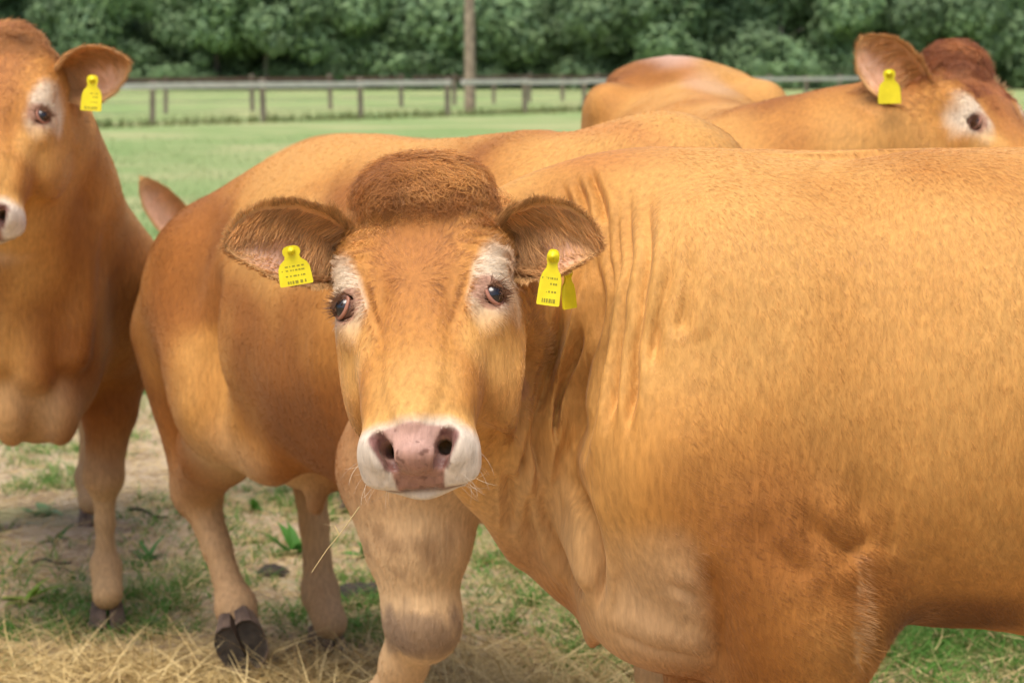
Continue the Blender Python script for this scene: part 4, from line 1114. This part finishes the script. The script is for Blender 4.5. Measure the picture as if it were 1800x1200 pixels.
def grass():
    r = np.random.default_rng(5)
    # clumps near the herd
    C = []
    spec = [(820, 1120, 870, 1130, 150), (1490, 1800, 1105, 1170, 130), (60, 330, 1040, 1130, 60), (600, 720, 1010, 1150, 45), (200, 620, 880, 1040, 34), (0, 160, 740, 860, 34),
            (330, 640, 820, 900, 30), (0, 330, 860, 1050, 14), (380, 660, 900, 1100, 16), (1000, 1300, 1130, 1240, 70), (480, 620, 1060, 1150, 18), (0, 640, 600, 800, 60), (1480, 1900, 1150, 1230, 40), (-300, 0, 800, 1200, 60), (1800, 2200, 1000, 1250, 90)]
    for x0, x1, y0, y1, n in spec: C.append(px_area(n, x0, x1, y0, y1, r))
    C = np.concatenate(C); nb = r.integers(14, 46, len(C)); k = np.repeat(np.arange(len(C)), nb); n = len(k)
    sp = np.repeat(r.uniform(.02, .07, len(C)), nb)
    base = C[k]+np.stack([r.normal(0, 1, n)*sp, r.normal(0, 1, n)*sp, np.zeros(n)], 1); base[:, 2] = gz(base)-.004
    a = r.random(n)*6.283; lean = r.uniform(.1, .7, n)
    d = np.stack([np.cos(a)*lean, np.sin(a)*lean, np.ones(n)], 1); d /= np.linalg.norm(d, axis=1)[:, None]
    L = r.uniform(.03, .10, n); bend = np.stack([np.cos(a)*.5, np.sin(a)*.5, -.35*np.ones(n)], 1)
    g = r.random(n)[:, None]; cols = (1-g)*arr(.07, .19, .025)+g*arr(.16, .33, .06)
    dry = r.random(n) < .14; cols[dry] = arr(.42, .34, .15)*r.uniform(.7, 1.1, (dry.sum(), 1))
    strips('grass_clumps', base, d, L, r.uniform(.003, .007, n), bend, cols, M['leaf'], 'short green grass clumps on the bare trampled soil', 'grass')
    # rougher grass farther out
    n = 26000; base = np.stack([r.uniform(-9, 4, n), 10*np.exp(r.random(n)*1.6), np.zeros(n)], 1); base[:, 0] *= base[:, 1]/20
    base[:, 2] = gz(base); a = r.random(n)*6.283
    d = np.stack([np.cos(a)*.4, np.sin(a)*.4, np.ones(n)], 1); L = r.uniform(.05, .13, n)
    g = r.random(n)[:, None]; cols = (1-g)*arr(.19, .28, .10)+g*arr(.36, .40, .19)
    strips('meadow_grass', base, d, L, r.uniform(.008, .02, n), np.stack([np.cos(a)*.4, np.sin(a)*.4, -.2*np.ones(n)], 1), cols, M['leaf'], 'grazed meadow grass spreading toward the fence', 'grass', seg=2)
    # tall verge under the fence
    n = 9000; t = r.random(n); A, B_ = arr(*FENCE_A[0], 0), arr(*FENCE_A[-1], 0)
    base = fence_at(FENCE_A, r.uniform(-30, 90, n))+np.stack([r.normal(0, .5, n), r.normal(0, .6, n), np.zeros(n)], 1)
    a = r.random(n)*6.283; d = np.stack([np.cos(a)*.3, np.sin(a)*.3, np.ones(n)], 1); g = r.random(n)[:, None]
    cols = (1-g)*arr(.10, .14, .045)+g*arr(.24, .24, .09)
    strips('verge_grass', base, d, r.uniform(.10, .32, n), r.uniform(.02, .05, n), np.zeros((n, 3)), cols, M['leaf'], 'uncut verge grass along the foot of the fence', 'grass', seg=2)

def hay():
    r = np.random.default_rng(9)
    n1, n2 = 19000, 24000
    def lay(n, base, hmax, lo, hi, tilt):
        a = r.random(n)*6.283; e = r.normal(0, tilt, n)
        d = np.stack([np.cos(a)*np.cos(e), np.sin(a)*np.cos(e), np.sin(e)], 1)
        return d, r.uniform(lo, hi, n)
    # heap in front
    px = r.uniform(-250, 1120, n1); py = r.normal(1240, 45, n1).clip(1128, 1380); d0 = F_PX*CAM_H/(py-118)
    b1 = np.stack([(px-900)/F_PX*d0, d0, np.zeros(n1)], 1)
    hump = .055*np.exp(-((b1[:, 1]-5.0)/.26)**2)*(.55+.6*N1(b1*3.1))*sstep(1.25, .75, b1[:, 0]+.35)
    b1[:, 2] = gz(b1)+hump*r.random(n1)**.6; dd1, L1 = lay(n1, b1, 0, .05, .20, .24)
    # loose litter over the soil
    b2 = np.concatenate([px_area(n2*2//3, -200, 1900, 880, 1230, r), px_area(n2//3, -100, 800, 640, 900, r)]); n2 = len(b2)
    b2[:, 2] = gz(b2)+.004+r.random(n2)*.012; dd2, L2 = lay(n2, b2, 0, .03, .13, .16)
    base = np.concatenate([b1, b2]); d = np.concatenate([dd1, dd2]); L = np.concatenate([L1, L2]); n = len(L)
    base = base-d*(L*.5)[:, None]; base[:, 2] = np.maximum(base[:, 2], gz(base)+.002)
    d[:, 2] = np.abs(d[:, 2])
    g = r.random(n)[:, None]; cols = (1-g)*arr(.42, .29, .10)+g*arr(.72, .56, .27)
    cols[r.random(n) < .12] = arr(.24, .15, .06); cols[n1:] = cols[n1:]*.8+.2*arr(.5, .38, .24)
    a = r.random(n)*6.283; bend = np.stack([np.cos(a)*.22, np.sin(a)*.22, r.normal(-.05, .10, n)], 1)
    side = np.cross(d, np.stack([r.normal(0, .5, n), r.normal(0, .5, n), np.ones(n)], 1)); side /= np.linalg.norm(side, axis=1)[:, None]
    strips('loose_hay', base, d, L, r.uniform(.0022, .0050, n), bend, cols, M['hay'], 'golden hay strewn in a heap and in wisps over the soil', 'hay', side=side)

def leaf_mesh(name, L, W, col_, r, fold=.25, wav=.0):
    seg = 6; V, Fc = [], []
    for k in range(seg+1):
        t = k/seg; w_ = W*math.sin(math.pi*min(1, .08+.92*t)**.75)*(1-.1*t)+.002
        z = -.35*L*t*t
        for j, x in enumerate((-1, 0, 1)): V.append((x*w_/2, L*t, z+abs(x)*w_*fold+wav*math.sin(t*9+j)))
    for k in range(seg):
        for j in range(2): Fc.append((3*k+j, 3*k+j+1, 3*k+j+4, 3*k+j+3))
    me = bpy.data.meshes.new(name); me.from_pydata(V, [], Fc); me.shade_smooth(); me.materials.append(M['leaf'])
    set_color(me, 'tint', np.tile(col_, (len(V), 1))*np.random.default_rng(3).uniform(.85, 1.15, (len(V), 1)))
    return me

def weeds():
    r = random.Random(4)
    spots = [(58, 905, 'pale broad-leaved weed sprouting from bare soil beside the grass', arr(.24, .36, .15), 9, .10, .045),
             (78, 955, 'small dark green weed tuft low on the cracked soil', arr(.06, .15, .03), 12, .07, .018),
             (28, 1062, 'bright yellow-green weed with upright leaves near the hay', arr(.22, .34, .04), 9, .12, .034),
             (505, 975, 'leafy green weed under the belly of the walking cow', arr(.07, .20, .03), 17, .12, .035),
             (436, 893, 'tiny green weed behind the lifted hind foot', arr(.09, .22, .03), 9, .07, .028),
             (640, 985, 'green weed sprout by the bent foreleg of the walking cow', arr(.10, .23, .05), 9, .08, .030),
             (245, 985, 'thin green weed between the two hind cows on dry soil', arr(.11, .24, .07), 10, .09, .022)]
    for px, py, lab, c, n, L, W in spots:
        d = F_PX*CAM_H/(py-118); o = np.array([[(px-900)/F_PX*d, d, 0]]); o[:, 2] = gz(o)-.004
        root = tag(empty('weed_plant', o[0]), lab, 'weed', 'broad-leaved weeds on the bare soil')
        ms = [leaf_mesh('leaf', L*k, W*k, c*(.8+.25*k), r, wav=.002) for k in (1., .75)]
        for i in range(n):
            lf = bpy.data.objects.new('leaf', ms[i % 2]); col.objects.link(lf); lf.parent = root
            lf.rotation_euler = (R(r.uniform(10, 72)), 0, r.uniform(0, 6.28))
            lf.location = (r.uniform(-.015, .015), r.uniform(-.015, .015), 0); lf.scale = [r.uniform(.7, 1.15)]*3

def dung_and_sticks():
    r = np.random.default_rng(12)
    for px, py, rx, lab in ((622, 1052, .075, 'dark crumbly dung pat behind the bent foreleg'), (655, 1040, .04, 'small black dung lump next to the larger pat'),
                            (470, 1010, .05, 'flat grey-brown dung crust under the walking cow')):
        d = F_PX*CAM_H/(py-118); c = arr((px-900)/F_PX*d, d, 0.); V, Fc = [], []; n, m = 18, 7
        for i in range(m):
            t = i/(m-1)
            for k in range(n):
                a = 2*math.pi*k/n; q = arr(math.cos(a), math.sin(a)*.8, 0)*rx*(1-.85*t**1.5)*(1+.25*N1.fbm(np.array([[px+math.cos(a)*1.3, math.sin(a)*1.3, t*2]]), 2)[0])
                V.append(c+q+arr(0, 0, .035*(rx/.075)*(math.sin(t*1.5)+.35*N2.fbm(np.array([[k*.7+px, i*.9, 1.]]), 2)[0]*t)-.006))
        for i in range(m-1):
            for k in range(n): Fc.append((i*n+k, i*n+(k+1) % n, (i+1)*n+(k+1) % n, (i+1)*n+k))
        Fc.append(tuple((m-1)*n+k for k in range(n)))
        tag(mesh_obj('dung_pat', V, Fc, M['dung']), lab, 'dung')
    for (x0, y0), (x1, y1), lab, rr in (((214, 906), (284, 918), 'dark twig lying on the soil behind the lifted hind foot', .007), ((40, 1003), (110, 1000), 'thin dark twig on bare soil beside the small weed tuft', .006)):
        a, b = (arr((x-900)/F_PX*F_PX*CAM_H/(y-118), F_PX*CAM_H/(y-118), .012) for x, y in ((x0, y0), (x1, y1)))
        V, Fc = [], []; n = 6
        for i in range(7):
            t = i/6; c = a+(b-a)*t+arr(0, .02*math.sin(t*7), .006*math.sin(t*5)); w_ = rr*(1-.5*t)
            for k in range(n): V.append(c+arr(0, math.cos(k*1.047), math.sin(k*1.047))*w_)
        for i in range(6):
            for k in range(n): Fc.append((i*n+k, i*n+(k+1) % n, (i+1)*n+(k+1) % n, (i+1)*n+k))
        Fc += [tuple(range(n))[::-1], tuple(36+k for k in range(n))]
        tag(mesh_obj('twig', V, Fc, M['dung']), lab, 'twig')

# fences: plan of each line as (x, y) on the ground
FENCE_A = [(-21.6, 40.), (-9.6, 59.5), (.45, 76.), (13.0, 101.), (28., 131.)]
FENCE_B = [(-22.0, 58.), (-11.8, 76.), (-3.3, 90.6), (3.1, 109.), (17., 141.)]
def fence_at(line, s_):
    L = np.array(line); seg = np.linalg.norm(np.diff(L, axis=0), axis=1); cum = np.concatenate([[0], np.cumsum(seg)])-np.linalg.norm(L[1]-L[0])
    s_ = np.asarray(s_, float); x = np.interp(s_, cum, L[:, 0]); y = np.interp(s_, cum, L[:, 1]); return np.stack([x, y, 0*x], -1)

def box_mesh(name, sx, sy, sz, mat, bev=.1, jit=0.):
    V = []; 
    for z in (0, 1):
        for (x, y) in ((-1+bev, -1), (1-bev, -1), (1, -1+bev), (1, 1-bev), (1-bev, 1), (-1+bev, 1), (-1, 1-bev), (-1, -1+bev)): V.append((x*sx/2, y*sy/2, z*sz))
    Fc = [tuple(range(8))[::-1], tuple(range(8, 16))]+[(i, (i+1) % 8, 8+(i+1) % 8, 8+i) for i in range(8)]
    me = bpy.data.meshes.new(name); me.from_pydata(V, [], Fc); me.materials.append(mat); return me

def fence(line, lab, spacing, off, n0, n1, rail_z, rail_h, rail_mat, post_h, wires):
    r = random.Random(8); p0 = fence_at(line, off)
    root = tag(empty('paddock_fence', p0), lab, 'fence')
    pm = box_mesh('post', .14, .13, post_h, M['wood']); pts = [fence_at(line, off+i*spacing) for i in range(n0, n1)]
    for i, p in enumerate(pts):
        o = bpy.data.objects.new('post', pm); col.objects.link(o); o.parent = root; o.location = Vector(p-p0); o.rotation_euler = (R(r.uniform(-1.5, 1.5)), R(r.uniform(-2, 2)), r.uniform(0, 1)); o.scale = (1, 1, r.uniform(.97, 1.04))
    rm = {}
    for a, b in zip(pts[:-1], pts[1:]):
        v = Vector(b-a); L = round(v.length, 2)
        if L not in rm: rm[L] = box_mesh('rail', .06, rail_h, L-.02, rail_mat)
        o = bpy.data.objects.new('rail', rm[L]); col.objects.link(o); o.parent = root
        n_ = Vector((-v.y, v.x, 0)).normalized()*-.13
        o.location = Vector(a-p0)+Vector((0, 0, rail_z+r.uniform(-.02, .02)))+n_*(-1 if n_.y > 0 else 1)
        x = v.normalized(); z = Vector((0, 0, 1)); y = x.cross(z)
        o.rotation_euler = Matrix((y, z, x)).transposed().to_euler()
        if wires:
            for zz in wires:
                if ('w', L) not in rm: rm[('w', L)] = box_mesh('wire', .012, .012, L, M['wire'])
                w_ = bpy.data.objects.new('wire', rm[('w', L)]); col.objects.link(w_); w_.parent = root
                w_.location = Vector(a-p0)+Vector((0, 0, zz)); w_.rotation_euler = o.rotation_euler
    return root

def pole():
    b = P(826, 196, 78.5); b[2] = 0; V, Fc = [], []; n = 14
    for i in range(19):
        t = i/18; z = 9.5*t
        for k in range(n):
            a = 2*math.pi*k/n; r_ = (.20-.05*t)*(1+.05*math.sin(3*a+z*.4)+.03*math.sin(7*a+z)); V.append(b+arr(math.cos(a)*r_-.004*z, math.sin(a)*r_, z-.1))
    for i in range(18):
        for k in range(n): Fc.append((i*n+k, i*n+(k+1) % n, (i+1)*n+(k+1) % n, (i+1)*n+k))
    Fc.append(tuple(18*n+k for k in range(n)))
    root = tag(empty('utility_pole', b), 'tall pale wooden pole rising beside the paddock fence', 'pole')
    mesh_obj('shaft', V, Fc, M['pole'], root)
    arm = bpy.data.objects.new('crossarm', box_mesh('crossarm', 1.6, .1, .12, M['pole'])); col.objects.link(arm); arm.parent = root; arm.location = (0, -.2, 8.8)

def tree_variant(seed, height, spread, n_leaf, leaf, low=.06):
    r = np.random.default_rng(seed)
    # trunk and limbs
    V, Fc = [], []
    def tube(pts, rad, n=7):
        b0 = len(V)
        for i, (p, q) in enumerate(zip(pts, rad)):
            for k in range(n):
                a = 2*math.pi*k/n; V.append(p+arr(math.cos(a), math.sin(a), 0)*q*(1+.12*math.sin(3*a+i)))
        for i in range(len(pts)-1):
            for k in range(n): Fc.append((b0+i*n+k, b0+i*n+(k+1) % n, b0+(i+1)*n+(k+1) % n, b0+(i+1)*n+k))
    lean = r.normal(0, .12, 2); trunk = [arr(lean[0]*t*height*.6+.15*math.sin(t*5), lean[1]*t*height*.5, t*height*.8) for t in np.linspace(0, 1, 9)]
    tube(trunk, np.linspace(.26, .05, 9)*height/13)
    lobes = []
    for i in range(17):
        t = r.uniform(low, .95); a = r.random()*6.283; base = trunk[int(t*8)]
        ext = spread*(.35+.65*math.sin(math.pi*min(.95, t*.8+.15)))*r.uniform(.55, 1.0)
        tip = base+arr(math.cos(a)*ext, math.sin(a)*ext, r.uniform(-.5, 1.2))
        mid = (base+tip)/2+arr(0, 0, .5); tube([base, mid, tip], [.09*height/13, .05, .02], 5)
        lobes.append((tip, r.uniform(1.0, 2.3)*spread/4.2))
    for i in range(7): lobes.append((trunk[3+i % 6]+r.normal(0, .7, 3), r.uniform(1.2, 2.0)*spread/4.2))
    # leaf sprays on the lobes' shells
    per = np.array([q**2 for _, q in lobes]); k = r.choice(len(lobes), n_leaf, p=per/per.sum())
    c = np.array([p for p, _ in lobes])[k]; rd = np.array([q for _, q in lobes])[k]
    d = r.normal(0, 1, (n_leaf, 3)); d /= np.linalg.norm(d, axis=1)[:, None]
    sh = rd*(.55+.55*r.random(n_leaf)**.6)*(1+.30*N1.fbm(c+d*2.1, 2))
    p = c+d*sh[:, None]*arr(1, 1, .8); p[:, 2] = np.maximum(p[:, 2], .25)
    nr = d+arr(0, 0, .25)+r.normal(0, .38, (n_leaf, 3)); nr /= np.linalg.norm(nr, axis=1)[:, None]
    t1 = np.cross(nr, r.normal(0, 1, (n_leaf, 3))); t1 /= np.linalg.norm(t1, axis=1)[:, None]; t2 = np.cross(nr, t1)
    sz = (leaf*r.uniform(.5, 1.2, n_leaf))[:, None]
    LV = np.stack([p-t1*sz, p-t2*sz*.55, p+t1*sz, p+t2*sz*.55], 1).reshape(-1, 3)
    LQ = np.arange(n_leaf*4).reshape(-1, 4)
    lb = r.uniform(.6, 1.35, len(lobes))[k][:, None]; g = r.random(n_leaf)[:, None]
    cl = ((1-g)*arr(.125, .205, .105)+g*arr(.235, .335, .155))*lb
    tm = bpy.data.meshes.new('trunk'); tm.from_pydata([tuple(v) for v in V], [], Fc); tm.shade_smooth(); tm.materials.append(M['bark'])
    lo = mesh_obj('crown', LV, LQ, M['leaf'], smooth=False); lm = lo.data; bpy.data.objects.remove(lo)
    set_color(lm, 'tint', np.repeat(cl, 4, 0))
    return tm, lm

def trees():
    var = [tree_variant(100+i, h, sp, 13000, .30) for i, (h, sp) in enumerate(((13, 4.6), (11, 5.2), (14.5, 5.0), (9.5, 4.4)))]
    r = random.Random(21)
    looks = ['rounded', 'broad leaning', 'tall dense', 'low bushy']
    n = 0
    rows = [(168, 7.2, 0), (182, 8.0, 3.0), (196, 7.5, 1.2)]
    for d0, gap, sh in rows:
        X = -52+sh
        while X < 54:
            v = r.randrange(4); d = d0+r.uniform(-4, 4)
            px = 900+F_PX*X/d
            root = empty('tree', (X, d, -.05)); root.rotation_euler = (0, 0, r.uniform(0, 6.28)); s_ = r.uniform(.85, 1.2); root.scale = (s_, s_, s_*r.uniform(.95, 1.1))
            for nm, me in (('trunk', var[v][0]), ('crown', var[v][1])):
                o = bpy.data.objects.new(nm, me); col.objects.link(o); o.parent = root
            row = 'in the front rank of the wood' if d0 == 168 else 'deep in the wood behind the front rank'
            tag(root, f'{looks[v]} green tree standing {row} beyond the paddock', 'tree', f'{looks[v]} trees of the wood, {"front" if d0 == 168 else "inner"} rank')
            X += gap*r.uniform(.75, 1.25); n += 1
    om = tree_variant(300, 12, 4.4, 11000, .28, .42)
    for px, d, rz, lab in ((470, 161, 2.2, 'open-crowned tree with a bare leaning trunk at the edge of the wood'), (388, 163, 3.6, 'slim open-crowned tree with a thin slanting trunk next to the leaning one'), (1180, 162, .6, 'open-crowned tree with a bare trunk behind the pale tail head')):
        root = empty('tree', ((px-900)/F_PX*d, d, -.05)); root.rotation_euler = (0, 0, rz); s_ = .9 if 'slim' in lab else 1.05; root.scale = (s_, s_, 1.05)
        for nm, me in zip(('trunk', 'crown'), om):
            o = bpy.data.objects.new(nm, me); col.objects.link(o); o.parent = root
        tag(root, lab, 'tree')
    # undergrowth along the wood's edge
    bv = [tree_variant(200+i, 3.2, 2.2, 5000, .17) for i in range(2)]
    X = -50
    while X < 52:
        d = 163+r.uniform(-2, 3); root = empty('bush', (X, d, -.05)); root.rotation_euler = (0, 0, r.uniform(0, 6.28)); s_ = r.uniform(.7, 1.15); root.scale = (s_*1.3, s_*1.3, s_)
        for nm, me in zip(('stem', 'foliage'), bv[r.randrange(2)]):
            o = bpy.data.objects.new(nm, me); col.objects.link(o); o.parent = root
        tag(root, 'dark green bush in the undergrowth at the edge of the wood', 'bush', 'bushes along the edge of the wood')
        X += r.uniform(3.0, 6.0)

def straw_stalk():
    c = [P(632, 890, 2.80), P(600, 935, 2.80), P(575, 965, 2.80), P(548, 1005, 2.80)]
    V, Fc = [], []; n = 5
    def tube(pts, rad):
        b0 = len(V)
        for i, p in enumerate(pts):
            for k in range(n): V.append(p+arr(math.cos(k*1.2566), math.sin(k*1.2566), 0)*rad*(1-.12*i))
        for i in range(len(pts)-1):
            for k in range(n): Fc.append((b0+i*n+k, b0+i*n+(k+1) % n, b0+(i+1)*n+(k+1) % n, b0+(i+1)*n+k))
    tube(c, .0011); tube([P(597, 940, 2.80), P(588, 923, 2.80), P(568, 921, 2.80)], .0008)
    o = mesh_obj('straw_stalk', V, Fc, M['hay']); set_color(o.data, 'tint', np.tile(arr(.62, .47, .22), (len(V), 1)))
    tag(o, 'single bent straw stalk hanging from the muzzle of the staring cow', 'straw')

ground_sheet()
fence(FENCE_A, 'near paddock fence with one pale top rail on brown posts', 4.82, 0., -3, 14, 1.06, .16, M['rail'], 1.20, (.35, .65, .9))
fence(FENCE_B, 'far paddock fence with brown top rail beyond the pale one', 4.9, 0., -3, 14, 1.14, .15, M['cap'], 1.26, (.35, .65, .9))
pole()
trees()
grass()
hay()
weeds()
dung_and_sticks()
main_cow()
walking_cow()
left_cow()
right_cow()
hidden_cow()
straw_stalk()
